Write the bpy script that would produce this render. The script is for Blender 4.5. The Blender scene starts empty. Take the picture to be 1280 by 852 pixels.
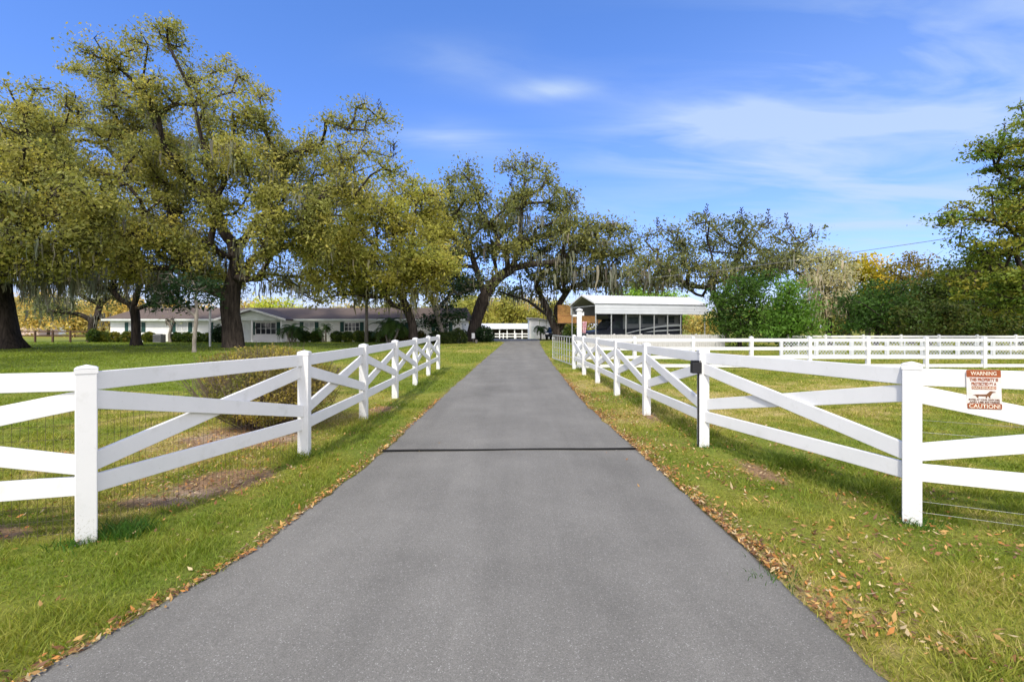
import bpy, math, random
import numpy as np
R = math.radians
F, HZ, CX, H = 600.0, 409.0, 640.0, 1.6
rng = np.random.default_rng(7)
random.seed(7)
scene = bpy.context.scene
C = scene.collection


def gz(y):
    """ground height: level lawn that falls gently beyond the end of the drive"""
    t = np.clip((np.asarray(y, float) - 66) / 22, 0, 1)
    return -0.55 * t * t * (3 - 2 * t)


def at(px, py, d):
    return np.array([(px - CX) * d / F, d, H + (HZ - py) * d / F])


# ------------------------------------------------------------------ noise
def _hash(ix, iy, s):
    n = (ix.astype(np.int64) * 374761393 + iy.astype(np.int64) * 668265263 + s * 982451653) & 0x7FFFFFFF
    n = ((n ^ (n >> 13)) * 1274126177) & 0x7FFFFFFF
    n = n ^ (n >> 16)
    return (n & 0xFFFF) / 65535.0


def vnoise(x, y, s=0):
    x = np.asarray(x, float); y = np.asarray(y, float)
    ix = np.floor(x); iy = np.floor(y)
    fx = x - ix; fy = y - iy
    fx = fx * fx * (3 - 2 * fx); fy = fy * fy * (3 - 2 * fy)
    a = _hash(ix, iy, s); b = _hash(ix + 1, iy, s); c = _hash(ix, iy + 1, s); d = _hash(ix + 1, iy + 1, s)
    return (a * (1 - fx) + b * fx) * (1 - fy) + (c * (1 - fx) + d * fx) * fy


def fbm(x, y, s=0, o=3):
    t = 0; a = 0.5; n = 0
    for k in range(o):
        t = t + a * vnoise(x * 2 ** k, y * 2 ** k, s + k); n += a; a *= 0.5
    return t / n


def sstep(a, b, x):
    t = np.clip((x - a) / (b - a), 0, 1)
    return t * t * (3 - 2 * t)


# ------------------------------------------------------------------ objects
def tag(o, label=None, cat=None, group=None, kind=None):
    if label: o['label'] = label
    if cat: o['category'] = cat
    if group: o['group'] = group
    if kind: o['kind'] = kind
    return o


def empty(name, loc, label, cat, group=None, rz=0.0):
    o = bpy.data.objects.new(name, None)
    C.objects.link(o)
    o.location = loc
    o.rotation_euler = (0, 0, rz)
    o.empty_display_size = 0.2
    return tag(o, label, cat, group)


def link(name, me, mat, parent=None, smooth=False):
    o = bpy.data.objects.new(name, me)
    if mat is not None and not me.materials:
        for m in (mat if isinstance(mat, (list, tuple)) else [mat]):
            me.materials.append(m)
    C.objects.link(o)
    if parent is not None:
        o.parent = parent
    if smooth:
        me.polygons.foreach_set('use_smooth', np.ones(len(me.polygons), bool))
    return o


def np_mesh(name, V, faces_list, col=None):
    """V (n,3); faces_list: list of int arrays (m,k); col (n,3) point colours"""
    me = bpy.data.meshes.new(name)
    V = np.asarray(V, np.float32)
    nl = sum(f.size for f in faces_list); nf = sum(len(f) for f in faces_list)
    me.vertices.add(len(V)); me.vertices.foreach_set('co', V.ravel())
    me.loops.add(nl); me.polygons.add(nf)
    me.loops.foreach_set('vertex_index', np.concatenate([f.ravel() for f in faces_list]).astype(np.int32))
    starts = []; s = 0
    for f in faces_list:
        starts.append(s + np.arange(len(f)) * f.shape[1]); s += f.size
    me.polygons.foreach_set('loop_start', np.concatenate(starts).astype(np.int32))
    if col is not None:
        a = me.color_attributes.new('Col', 'FLOAT_COLOR', 'POINT')
        c4 = np.ones((len(V), 4), np.float32); c4[:, :3] = col
        a.data.foreach_set('color', c4.ravel())
    me.update(calc_edges=True)
    me.validate()
    return me


class MB:
    """collects shapes of ONE part into one mesh"""
    def __init__(s): s.v = []; s.f = []; s.m = []; s.mi = 0
    def add(s, vs, fs):
        o = len(s.v); s.v += [tuple(map(float, p)) for p in vs]
        s.f += [tuple(i + o for i in f) for f in fs]; s.m += [s.mi] * len(fs)
        return s
    def box(s, a, b, rz=0, c=None):
        x0, y0, z0 = a; x1, y1, z1 = b
        vs = [(x0, y0, z0), (x1, y0, z0), (x1, y1, z0), (x0, y1, z0), (x0, y0, z1), (x1, y0, z1), (x1, y1, z1), (x0, y1, z1)]
        if rz:
            cx, cy = c if c else ((x0 + x1) / 2, (y0 + y1) / 2)
            cs, sn = math.cos(rz), math.sin(rz)
            vs = [(cx + (x - cx) * cs - (y - cy) * sn, cy + (x - cx) * sn + (y - cy) * cs, z) for x, y, z in vs]
        return s.add(vs, [(0, 3, 2, 1), (4, 5, 6, 7), (0, 1, 5, 4), (1, 2, 6, 5), (2, 3, 7, 6), (3, 0, 4, 7)])
    def beam(s, p, q, w, h, off=0.0):
        """board from p to q, w thick (sideways), h high (vertical); off = sideways shift"""
        p = np.array(p, float); q = np.array(q, float); d = q - p
        n = np.array([-d[1], d[0], 0]); n /= max(np.linalg.norm(n), 1e-9)
        u = np.array([0, 0, 1.0])
        vs = []
        for e in (p, q):
            for a, b in ((-1, -1), (1, -1), (1, 1), (-1, 1)):
                vs.append(e + n * (a * w / 2 + off) + u * b * h / 2)
        return s.add(vs, [(0, 1, 2, 3), (7, 6, 5, 4), (0, 4, 5, 1), (1, 5, 6, 2), (2, 6, 7, 3), (3, 7, 4, 0)])
    def tube(s, pts, rad, n=6, cap=True):
        pts = [np.array(p, float) for p in pts]
        if not isinstance(rad, (list, tuple, np.ndarray)): rad = [rad] * len(pts)
        base = len(s.v); ref = np.array([0.31, 0.17, 0.93])
        for i, p in enumerate(pts):
            d = pts[min(i + 1, len(pts) - 1)] - pts[max(i - 1, 0)]
            d /= max(np.linalg.norm(d), 1e-9)
            a = np.cross(d, ref)
            if np.linalg.norm(a) < 0.2: a = np.cross(d, np.array([1.0, 0, 0]))
            a /= np.linalg.norm(a); b = np.cross(d, a)
            for k in range(n):
                t = 2 * math.pi * k / n
                s.v.append(tuple(p + rad[i] * (math.cos(t) * a + math.sin(t) * b)))
        fs = []
        for i in range(len(pts) - 1):
            for k in range(n):
                fs.append((base + i * n + k, base + i * n + (k + 1) % n, base + (i + 1) * n + (k + 1) % n, base + (i + 1) * n + k))
        if cap:
            fs.append(tuple(base + k for k in range(n))[::-1])
            fs.append(tuple(base + (len(pts) - 1) * n + k for k in range(n)))
        s.f += fs; s.m += [s.mi] * len(fs)
        return s
    def prism(s, poly, ext, fn):
        """poly list of 2-D points, extruded between ext[0] and ext[1]; fn(a,b,e) -> 3-D"""
        n = len(poly)
        vs = [fn(a, b, ext[0]) for a, b in poly] + [fn(a, b, ext[1]) for a, b in poly]
        fs = [tuple(range(n))[::-1], tuple(range(n, 2 * n))] + [(i, (i + 1) % n, n + (i + 1) % n, n + i) for i in range(n)]
        return s.add(vs, fs)
    def build(s, name, mat, parent=None, smooth=False, bevel=0.0):
        me = bpy.data.meshes.new(name)
        me.from_pydata(s.v, [], s.f)
        for m in (mat if isinstance(mat, (list, tuple)) else [mat]): me.materials.append(m)
        if isinstance(mat, (list, tuple)): me.polygons.foreach_set('material_index', np.array(s.m, np.int32))
        me.update()
        import bmesh
        bm = bmesh.new(); bm.from_mesh(me); bmesh.ops.recalc_face_normals(bm, faces=bm.faces)
        if bevel:
            bmesh.ops.bevel(bm, geom=[e for e in bm.edges if e.calc_face_angle(0) > 0.5], offset=bevel, segments=2, affect='EDGES', profile=0.5)
        bm.to_mesh(me); bm.free()
        return link(name, me, None, parent, smooth)


# ------------------------------------------------------------------ materials
def new_mat(name):
    m = bpy.data.materials.new(name); m.use_nodes = True
    nt = m.node_tree
    return m, nt, nt.nodes['Principled BSDF']


def N(nt, t, **kw):
    n = nt.nodes.new(t)
    for k, v in kw.items():
        if k in n.inputs: n.inputs[k].default_value = v
        else: setattr(n, k, v)
    return n


def surf(name, col, col2=None, scale=3.0, rough=0.7, spec=0.3, bump=0.0, bscale=40.0, stretch=(1, 1, 1), metal=0.0, lo=0.35, hi=0.65):
    m, nt, b = new_mat(name)
    b.inputs['Roughness'].default_value = rough
    b.inputs['Specular IOR Level'].default_value = spec
    b.inputs['Metallic'].default_value = metal
    tc = N(nt, 'ShaderNodeTexCoord'); mp = N(nt, 'ShaderNodeMapping')
    mp.inputs['Scale'].default_value = stretch
    nt.links.new(tc.outputs['Object'], mp.inputs[0])
    no = N(nt, 'ShaderNodeTexNoise', Scale=scale, Detail=6.0, Roughness=0.6)
    nt.links.new(mp.outputs[0], no.inputs['Vector'])
    cr = N(nt, 'ShaderNodeValToRGB')
    c2 = col2 if col2 else tuple(x * 0.82 for x in col)
    cr.color_ramp.elements[0].position = lo; cr.color_ramp.elements[1].position = hi
    cr.color_ramp.elements[0].color = (*c2, 1); cr.color_ramp.elements[1].color = (*col, 1)
    nt.links.new(no.outputs['Fac'], cr.inputs[0])
    nt.links.new(cr.outputs[0], b.inputs['Base Color'])
    if bump:
        n2 = N(nt, 'ShaderNodeTexNoise', Scale=bscale, Detail=6.0, Roughness=0.7)
        nt.links.new(mp.outputs[0], n2.inputs['Vector'])
        bp = N(nt, 'ShaderNodeBump', Strength=bump, Distance=0.02 if bump < 1 else 0.12)
        nt.links.new(n2.outputs['Fac'], bp.inputs['Height'])
        nt.links.new(bp.outputs[0], b.inputs['Normal'])
    return m


def leaf_mat(name, trans=0.35, rough=0.55):
    m, nt, b = new_mat(name)
    at_ = N(nt, 'ShaderNodeAttribute', attribute_name='Col')
    b.inputs['Roughness'].default_value = rough
    b.inputs['Specular IOR Level'].default_value = 0.25
    nt.links.new(at_.outputs['Color'], b.inputs['Base Color'])
    tr = N(nt, 'ShaderNodeBsdfTranslucent')
    hs = N(nt, 'ShaderNodeHueSaturation', Saturation=1.1, Value=1.15)
    nt.links.new(at_.outputs['Color'], hs.inputs['Color'])
    nt.links.new(hs.outputs[0], tr.inputs['Color'])
    mx = N(nt, 'ShaderNodeMixShader'); mx.inputs[0].default_value = trans
    nt.links.new(b.outputs[0], mx.inputs[1]); nt.links.new(tr.outputs[0], mx.inputs[2])
    nt.links.new(mx.outputs[0], nt.nodes['Material Output'].inputs['Surface'])
    return m


M = {}
M['vinyl'] = surf('white_vinyl', (0.655, 0.655, 0.645), (0.60, 0.605, 0.595), 1.6, 0.5, 0.2)
_nt = M['vinyl'].node_tree; _b = _nt.nodes['Principled BSDF']; _src = _b.inputs['Base Color'].links[0].from_socket
_tc = N(_nt, 'ShaderNodeTexCoord'); _sp = N(_nt, 'ShaderNodeSeparateXYZ'); _nt.links.new(_tc.outputs['Object'], _sp.inputs[0])
_zr = N(_nt, 'ShaderNodeMapRange'); _zr.inputs[1].default_value = 0.30; _zr.inputs[2].default_value = 0.0; _nt.links.new(_sp.outputs[2], _zr.inputs[0])
_n = N(_nt, 'ShaderNodeTexNoise', Scale=55.0, Detail=5.0, Roughness=0.7); _nt.links.new(_tc.outputs['Object'], _n.inputs['Vector'])
_n2 = N(_nt, 'ShaderNodeTexNoise', Scale=7.0, Detail=5.0, Roughness=0.7); _nt.links.new(_tc.outputs['Object'], _n2.inputs['Vector'])
_a = N(_nt, 'ShaderNodeMath', operation='MULTIPLY_ADD'); _nt.links.new(_zr.outputs[0], _a.inputs[0]); _a.inputs[1].default_value = 0.16; _nt.links.new(_n.outputs['Fac'], _a.inputs[2])
_m1 = N(_nt, 'ShaderNodeMapRange'); _m1.inputs[1].default_value = 0.64; _m1.inputs[2].default_value = 0.74; _m1.inputs[4].default_value = 0.75; _nt.links.new(_a.outputs[0], _m1.inputs[0])
_m2 = N(_nt, 'ShaderNodeMapRange'); _m2.inputs[1].default_value = 0.56; _m2.inputs[2].default_value = 0.80; _m2.inputs[4].default_value = 0.30; _nt.links.new(_n2.outputs['Fac'], _m2.inputs[0])
_mx = N(_nt, 'ShaderNodeMath', operation='MAXIMUM'); _nt.links.new(_m1.outputs[0], _mx.inputs[0]); _nt.links.new(_m2.outputs[0], _mx.inputs[1])
_mm = N(_nt, 'ShaderNodeMix', data_type='RGBA'); _nt.links.new(_mx.outputs[0], _mm.inputs[0]); _nt.links.new(_src, _mm.inputs[6]); _mm.inputs[7].default_value = (0.34, 0.34, 0.27, 1)
_nt.links.new(_mm.outputs[2], _b.inputs['Base Color'])      # splash dirt and faint algae
M['paint'] = surf('white_paint', (0.85, 0.85, 0.84), (0.77, 0.77, 0.76), 0.7, 0.6, 0.3)
M['mint'] = surf('pale_trim', (0.74, 0.79, 0.76), None, 1.0, 0.6)
M['shingle'] = surf('brown_shingles', (0.165, 0.128, 0.108), (0.095, 0.074, 0.062), 1.6, 0.9, 0.1, 0.4, 6.0, (0.6, 4, 4), lo=0.25, hi=0.75)
M['roofwhite'] = surf('white_metal_roof', (0.64, 0.65, 0.67), (0.55, 0.56, 0.58), 0.6, 0.45, 0.4)
M['sidemetal_shadevinyl'] = surf('side_metal_and_shaded_vinyl', (0.56, 0.58, 0.60), (0.49, 0.51, 0.53), 0.6, 0.45, 0.4)  # carport side metal; on the lattice it puts shade into white vinyl
M['shutter'] = surf('green_shutter', (0.02, 0.075, 0.065), None, 3, 0.6)
M['glass'] = surf('window_glass', (0.05, 0.06, 0.075), (0.02, 0.025, 0.03), 0.8, 0.08, 0.6)
M['blind'] = surf('window_blinds', (0.55, 0.57, 0.58), (0.40, 0.42, 0.44), 3, 0.4, 0.5, stretch=(1, 1, 14))
M['bark'] = surf('oak_bark', (0.080, 0.064, 0.053), (0.022, 0.018, 0.016), 2.2, 0.95, 0.1, 1.0, 5.0, (3.2, 3.2, 0.45), lo=0.35, hi=0.68)
M['palebark'] = surf('pale_bark', (0.30, 0.27, 0.23), (0.15, 0.13, 0.11), 3.0, 0.95, 0.1, 0.6, 12.0, (3, 3, 0.8))
M['leaf'] = leaf_mat('tree_leaves', 0.5)
M['moss'] = leaf_mat('spanish_moss', 0.30, 0.9)
M['grass'] = leaf_mat('grass_blades', 0.50, 0.55)
M['litter'] = leaf_mat('dry_leaves', 0.15, 0.7)
M['black'] = surf('black_plastic', (0.02, 0.02, 0.022), None, 8, 0.5, 0.3)
M['rubber'] = surf('black_rubber', (0.012, 0.012, 0.012), None, 8, 0.8, 0.2)
M['galv'] = surf('galvanised_steel', (0.55, 0.56, 0.56), (0.40, 0.42, 0.42), 5, 0.4, 0.5, metal=0.5)
M['wire'] = surf('rusty_wire', (0.10, 0.075, 0.055), (0.05, 0.04, 0.03), 20, 0.7, 0.3)
M['wirelight'] = surf('bright_wire', (0.50, 0.50, 0.48), None, 20, 0.5, 0.4)
M['wood'] = surf('orange_timber', (0.52, 0.27, 0.10), (0.36, 0.18, 0.065), 2, 0.7, 0.2, stretch=(1, 1, 12))
M['darkwood'] = surf('dark_timber', (0.07, 0.055, 0.045), None, 4, 0.85, 0.15)
M['brownfence'] = surf('brown_fence_boards', (0.10, 0.06, 0.04), None, 3, 0.85, 0.15)
M['greywood'] = surf('weathered_grey_boards', (0.52, 0.51, 0.50), (0.38, 0.37, 0.36), 2.5, 0.85, 0.15, stretch=(8, 8, 1))
M['navy'] = surf('navy_coach_paint', (0.010, 0.013, 0.024), None, 2, 0.4, 0.3)
M['silver'] = surf('silver_graphic', (0.55, 0.57, 0.60), (0.42, 0.44, 0.47), 2, 0.3, 0.5)
M['coachgrey'] = surf('grey_coach_panel', (0.13, 0.138, 0.155), (0.10, 0.105, 0.12), 1.5, 0.3, 0.5)
M['chrome'] = surf('chrome_trim', (0.6, 0.6, 0.62), None, 3, 0.2, 0.5, metal=0.9)
M['car'] = surf('dark_car_paint', (0.02, 0.025, 0.04), None, 2, 0.2, 0.6)
M['pinkred'] = surf('faded_red_cloth', (0.34, 0.10, 0.12), (0.46, 0.36, 0.38), 9, 0.8, 0.1, stretch=(2, 2, 6), lo=0.45, hi=0.55)
M['signwhite'] = surf('sign_white', (0.62, 0.59, 0.56), (0.54, 0.50, 0.46), 18, 0.45, 0.4)
M['signorange'] = surf('sign_rust_orange', (0.31, 0.075, 0.016), (0.19, 0.042, 0.010), 25, 0.45, 0.4)
M['signcream'] = surf('sign_cream_letters', (0.66, 0.58, 0.46), None, 25, 0.45)
M['signbrown'] = surf('sign_brown_print', (0.16, 0.07, 0.03), None, 25, 0.45)
M['acgrey'] = surf('air_unit_grey', (0.22, 0.22, 0.23), None, 6, 0.6, 0.3)
M['tan'] = surf('tan_wall', (0.55, 0.42, 0.36), None, 2, 0.8)


# ------------------------------------------------------------------ camera, light, sky
cam = bpy.data.cameras.new('camera'); co = bpy.data.objects.new('camera', cam); C.objects.link(co)
co.location = (0, 0, H); co.rotation_euler = (R(90), 0, 0)
cam.sensor_width = 36; cam.lens = 36 * F / 1280
cam.shift_y = -(426 - HZ) / 1280
cam.clip_end = 3000; cam.clip_start = 0.05
scene.camera = co

SUN_EL, SUN_AZ = 50.0, 203.0           # azimuth clockwise from +Y: sun behind the camera, to its left
sl = bpy.data.lights.new('sun', 'SUN'); so = bpy.data.objects.new('sun', sl); C.objects.link(so)
sl.energy = 1.65; sl.angle = R(3.5); sl.color = (1.0, 0.93, 0.80)
sd = np.array([math.sin(R(SUN_AZ)) * math.cos(R(SUN_EL)), math.cos(R(SUN_AZ)) * math.cos(R(SUN_EL)), math.sin(R(SUN_EL))])
from mathutils import Vector
so.rotation_euler = Vector(sd).to_track_quat('Z', 'Y').to_euler()
so.location = (-30, -30, 40)

w = bpy.data.worlds.new('World'); scene.world = w; w.use_nodes = True
nt = w.node_tree; bg = nt.nodes['Background']; bg.inputs['Strength'].default_value = 0.15
sky = N(nt, 'ShaderNodeTexSky', sky_type='NISHITA'); sky.sun_disc = False
sky.sun_elevation = R(SUN_EL); sky.sun_rotation = R(SUN_AZ)
sky.air_density = 1.0; sky.dust_density = 0.4; sky.ozone_density = 2.2
tc = N(nt, 'ShaderNodeTexCoord')


def vm(op, a, b=None):
    n = N(nt, 'ShaderNodeVectorMath', operation=op)
    nt.links.new(a, n.inputs[0])
    if b is not None:
        if isinstance(b, tuple): n.inputs[1].default_value = b
        else: nt.links.new(b, n.inputs[1])
    return n.outputs['Value'] if op == 'DOT_PRODUCT' else n.outputs[0]


def mt(op, a, b=None, clamp=False):
    n = N(nt, 'ShaderNodeMath', operation=op); n.use_clamp = clamp
    for i, q in enumerate((a, b)):
        if q is None: continue
        if isinstance(q, (int, float)): n.inputs[i].default_value = q
        else: nt.links.new(q, n.inputs[i])
    return n.outputs[0]


dirv = vm('NORMALIZE', tc.outputs['Generated'])
sep = N(nt, 'ShaderNodeSeparateXYZ'); nt.links.new(dirv, sep.inputs[0])
zz = mt('ADD', mt('MAXIMUM', sep.outputs[2], 0.0), 0.12)
comb = N(nt, 'ShaderNodeCombineXYZ')
nt.links.new(mt('DIVIDE', sep.outputs[0], zz), comb.inputs[0]); nt.links.new(mt('DIVIDE', sep.outputs[1], zz), comb.inputs[1])
mp = N(nt, 'ShaderNodeMapping'); mp.inputs['Rotation'].default_value = (0, 0, R(-24)); mp.inputs['Scale'].default_value = (0.75, 2.1, 1)
nt.links.new(comb.outputs[0], mp.inputs[0])
cn = N(nt, 'ShaderNodeTexNoise', Scale=1.5, Detail=7.0, Roughness=0.52, Distortion=0.6); nt.links.new(mp.outputs[0], cn.inputs['Vector'])
cnv = N(nt, 'ShaderNodeMapRange'); cnv.inputs[1].default_value = 0.40; cnv.inputs[2].default_value = 0.72; nt.links.new(cn.outputs['Fac'], cnv.inputs[0])


def puff(px, py, spread, amp, sx=1.0, sz=1.0):
    """a bank of thin cloud round one direction of the sky, wider than tall"""
    v = np.array([(px - CX) / F, 1.0, (HZ - py) / F]); v /= np.linalg.norm(v)
    r = np.cross(v, [0, 0, 1]); r /= np.linalg.norm(r); u = np.cross(r, v)
    a = mt('DIVIDE', vm('DOT_PRODUCT', dirv, tuple(r)), spread * sx); b = mt('DIVIDE', vm('DOT_PRODUCT', dirv, tuple(u)), spread * sz)
    q = mt('ADD', mt('POWER', mt('ABSOLUTE', a), 2.0), mt('POWER', mt('ABSOLUTE', b), 2.0))
    f = mt('GREATER_THAN', vm('DOT_PRODUCT', dirv, tuple(v)), 0.0)
    e = mt('MULTIPLY', mt('POWER', 2.718, mt('MULTIPLY', q, -1.0)), amp)
    return mt('MULTIPLY', e, f)


mask = None
for p in [(930, 150, 0.16, 0.48, 1.5, 0.5), (1150, 200, 0.26, 0.42, 1.6, 0.55), (1150, 90, 0.26, 0.75, 1.5, 0.7), (692, 112, 0.055, 1.1, 1.5, 0.32),
          (560, 172, 0.07, 0.7, 1.6, 0.4), (590, 80, 0.09, 0.35, 1.6, 0.4), (1100, 285, 0.13, 0.4, 1.6, 0.5), (880, 160, 0.06, 0.5, 1.6, 0.4)]:
    e = puff(*p); mask = e if mask is None else mt('ADD', mask, e)
nmod = mt('ADD', mt('MULTIPLY', cnv.outputs[0], 1.0), 0.12)
cm = mt('MINIMUM', mt('MULTIPLY', mask, nmod), 0.75)
hor = mt('POWER', mt('SUBTRACT', 1.0, mt('MINIMUM', mt('ABSOLUTE', sep.outputs[2]), 1.0)), 9.0)
tint = N(nt, 'ShaderNodeMix', data_type='RGBA', blend_type='MULTIPLY'); tint.inputs[0].default_value = 1.0
tz_ = N(nt, 'ShaderNodeMix', data_type='RGBA'); nt.links.new(mt('POWER', mt('ABSOLUTE', sep.outputs[2]), 0.6, True), tz_.inputs[0])
tz_.inputs[6].default_value = (0.34, 0.345, 0.62, 1); tz_.inputs[7].default_value = (0.34, 0.545, 0.80, 1)
nt.links.new(sky.outputs[0], tint.inputs[6]); nt.links.new(tz_.outputs[2], tint.inputs[7])
mixc = N(nt, 'ShaderNodeMix', data_type='RGBA'); nt.links.new(cm, mixc.inputs[0])
nt.links.new(tint.outputs[2], mixc.inputs[6]); mixc.inputs[7].default_value = (1.65, 2.05, 2.65, 1)
rear_fill = N(nt, 'ShaderNodeMapRange', interpolation_type='SMOOTHSTEP'); rear_fill.inputs[1].default_value = 0.15; rear_fill.inputs[2].default_value = -0.45; nt.links.new(sep.outputs[1], rear_fill.inputs[0])
side = N(nt, 'ShaderNodeMapRange', interpolation_type='SMOOTHSTEP'); side.inputs[1].default_value = 0.74; side.inputs[2].default_value = 0.92; nt.links.new(sep.outputs[0], side.inputs[0])
fill_cov = mt('MULTIPLY', mt('MULTIPLY', mt('MAXIMUM', rear_fill.outputs[0], side.outputs[0]), mt('ADD', mt('MULTIPLY', cnv.outputs[0], 0.6), 0.4)), mt('GREATER_THAN', sep.outputs[2], 0.0))
mixr = N(nt, 'ShaderNodeMix', data_type='RGBA'); nt.links.new(fill_cov, mixr.inputs[0])      # unseen bright cloud added behind and right of the camera as fill light
hz_ = N(nt, 'ShaderNodeMapRange', interpolation_type='SMOOTHSTEP'); hz_.inputs[1].default_value = 0.13; hz_.inputs[2].default_value = -0.02; hz_.inputs[4].default_value = 0.9; nt.links.new(sep.outputs[2], hz_.inputs[0])
mixh = N(nt, 'ShaderNodeMix', data_type='RGBA'); nt.links.new(hz_.outputs[0], mixh.inputs[0]); nt.links.new(mixc.outputs[2], mixh.inputs[6]); mixh.inputs[7].default_value = (2.05, 2.2, 2.4, 1)   # pale haze low over the horizon
nt.links.new(mixh.outputs[2], mixr.inputs[6]); mixr.inputs[7].default_value = (8.6, 8.0, 7.4, 1)
nt.links.new(mixr.outputs[2], bg.inputs['Color'])

scene.view_settings.view_transform = 'Standard'; scene.view_settings.look = 'None'
scene.view_settings.exposure = 1.32; scene.view_settings.gamma = 1.0
scene.render.engine = 'CYCLES'
scene.cycles.max_bounces = 6; scene.cycles.transparent_max_bounces = 8; scene.cycles.use_denoising = True
try:
    scene.cycles.denoising_prefilter = 'ACCURATE'
except Exception:
    pass

# ------------------------------------------------------------------ ground masks
DR = np.array([(-6, -7.5, 7.0), (-2, -4.6, 3.6), (1.0, -2.75, 1.95), (2.17, -2.17, 1.70), (3.43, -1.83, 1.70), (6.1, -1.66, 1.62), (10.4, -1.60, 1.52), (20, -1.45, 1.74),
               (32, -1.2, 2.15), (42, -1.0, 2.55), (50, -0.85, 2.9), (55, -1.3, 3.2), (58, -3.5, 3.4), (60, -9.0, 3.5), (64, -11, 3.6), (66, -11, 3.2)])


def drive_edges(y):
    return np.interp(y, DR[:, 0], DR[:, 1]), np.interp(y, DR[:, 0], DR[:, 2])


def drive_dist(x, y):
    """signed distance (m) outside the asphalt edge; negative on the asphalt"""
    l, r = drive_edges(y)
    d = np.maximum(l - x, x - r)
    return np.where(y > 66, np.maximum(d, y - 66), d)


LP = [(-5.54, 2.95), (-3.20, 3.61), (-2.56, 5.92), (-2.58, 8.35), (-2.64, 10.85), (-2.69, 13.35), (-2.76, 15.85), (-2.82, 18.35)]
RP = [(5.52, 2.94), (3.29, 3.95), (2.56, 6.43), (2.48, 8.85), (2.47, 11.3), (2.46, 13.8), (2.43, 16.2), (2.39, 18.5)]


def fence_x(y, P):
    a = np.array(sorted([(p[1], p[0]) for p in P]))
    return np.interp(y, a[:, 0], a[:, 1])


def soil(x, y):
    """bare / litter-strewn earth, 0..1"""
    n = fbm(x * 1.7, y * 1.7, 11, 4)
    n2 = fbm(x * 5, y * 5, 31, 3)
    s = np.zeros_like(x)
    for cx, cy, rx, ry, a in [(-3.0, 4.95, 0.55, 0.6, 0.95), (-3.9, 7.0, 1.0, 0.9, 1.05), (-3.3, 4.4, 0.7, 0.25, 0.75), (-4.3, 3.75, 0.8, 0.25, 0.8), (-2.6, 9.2, 0.35, 0.9, 0.7),
                              (-5.2, 9.5, 2.2, 1.2, 0.6), (2.75, 5.2, 0.22, 0.8, 0.75), (2.5, 9.0, 0.25, 1.3, 0.7), (3.05, 4.45, 0.3, 0.35, 0.6), (4.0, 3.4, 0.5, 0.3, 0.6), (3.1, 2.9, 0.5, 0.3, 0.45), (2.6, 3.5, 0.3, 0.3, 0.3)]:
        s = np.maximum(s, a * np.exp(-(((x - cx) / rx) ** 2 + ((y - cy) / ry) ** 2)))
    s = sstep(0.36, 0.62, s * (0.55 + 0.9 * n) + 0.12 * (n2 - 0.5))
    dd = drive_dist(x, y)
    ed = np.exp(-np.clip(dd, 0, 9) / 0.07) * sstep(0.30, 0.6, n + 0.15) * (y < 30)
    return np.clip(np.maximum(s, 0.8 * ed), 0, 1)


def dry(x, y):
    """how yellow / dry the turf is, 0..1"""
    n = fbm(x * 0.45, y * 0.45, 3, 4)
    n2 = fbm(x * 2.3, y * 2.3, 5, 3)
    s = sstep(0.30, 0.72, 0.55 * n + 0.45 * n2)
    fl = fence_x(y, RP)
    verge = np.exp(-np.abs(x - 2.1) / 0.9) * (x > 0) * (y < 22)
    s = s * 0.85 + 0.20 * verge
    s = s - 0.36 * ((x < 0) & (x > fence_x(y, LP)) & (y < 20))
    left_dry = np.exp(-(((x + 4.5) / 2.5) ** 2 + ((y - 6.5) / 4) ** 2))
    right_dry = np.exp(-(((x - 7.5) / 4.5) ** 2 + ((y - 12) / 4) ** 2)) * 0.45
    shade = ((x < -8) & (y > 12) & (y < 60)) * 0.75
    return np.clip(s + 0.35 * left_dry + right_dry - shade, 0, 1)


def turf_col(x, y, u):
    """blade / lawn colour; u random 0..1"""
    d = np.clip(dry(x, y) + (u - 0.5) * 0.75, 0, 1)[:, None]
    g = np.array([0.185, 0.250, 0.032]); ym = np.array([0.365, 0.345, 0.060]); st = np.array([0.58, 0.46, 0.20])
    a = g * (1 - d) + ym * d
    k = sstep(0.80, 1.12, d)
    return a * (1 - k) + st * k


# ------------------------------------------------------------------ ground sheet
def axis(lo, hi, f0, f1, step, grow=1.12):
    a = list(np.arange(f0, f1 + 1e-6, step))
    s = step; v = a[0]; left = []
    while v > lo: s = min(s * grow, 60); v -= s; left.append(v)
    s = step; v = a[-1]
    while v < hi: s = min(s * grow, 60); v += s; a.append(v)
    return np.array(left[::-1] + a)


gx = axis(-900, 900, -9, 9, 0.09); gy = axis(-30, 1500, 0.6, 14, 0.09)
X, Y = np.meshgrid(gx, gy); xf, yf = X.ravel(), Y.ravel()
near = np.clip((30 - np.hypot(xf, yf)) / 22, 0, 1)
dd = drive_dist(xf, yf)
Z = gz(yf) + near * (0.035 * (fbm(xf * 0.8, yf * 0.8, 17) - 0.5) + 0.02 * (fbm(xf * 4, yf * 4, 19) - 0.5)) * np.clip(dd / 0.3, 0, 1) - 0.015 * (dd < 0)
cg = turf_col(xf, yf, rng.random(len(xf)) * 0.5 + 0.25) * np.array([0.80, 0.76, 0.85])
sg = soil(xf, yf)[:, None]
nn = fbm(xf * 9, yf * 9, 41)[:, None]
cs = np.array([0.27, 0.17, 0.095]) * (0.6 + 0.8 * nn)
sandy = sstep(0.55, 0.75, fbm(xf * 1.3, yf * 1.3, 77))[:, None]
cs = cs * (1 - sandy) + np.array([0.36, 0.27, 0.19]) * sandy
cg = cg * (1 - sg) + cs * sg
nxg, nyg = len(gx), len(gy)
idx = np.arange(nxg * nyg).reshape(nyg, nxg)
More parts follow.
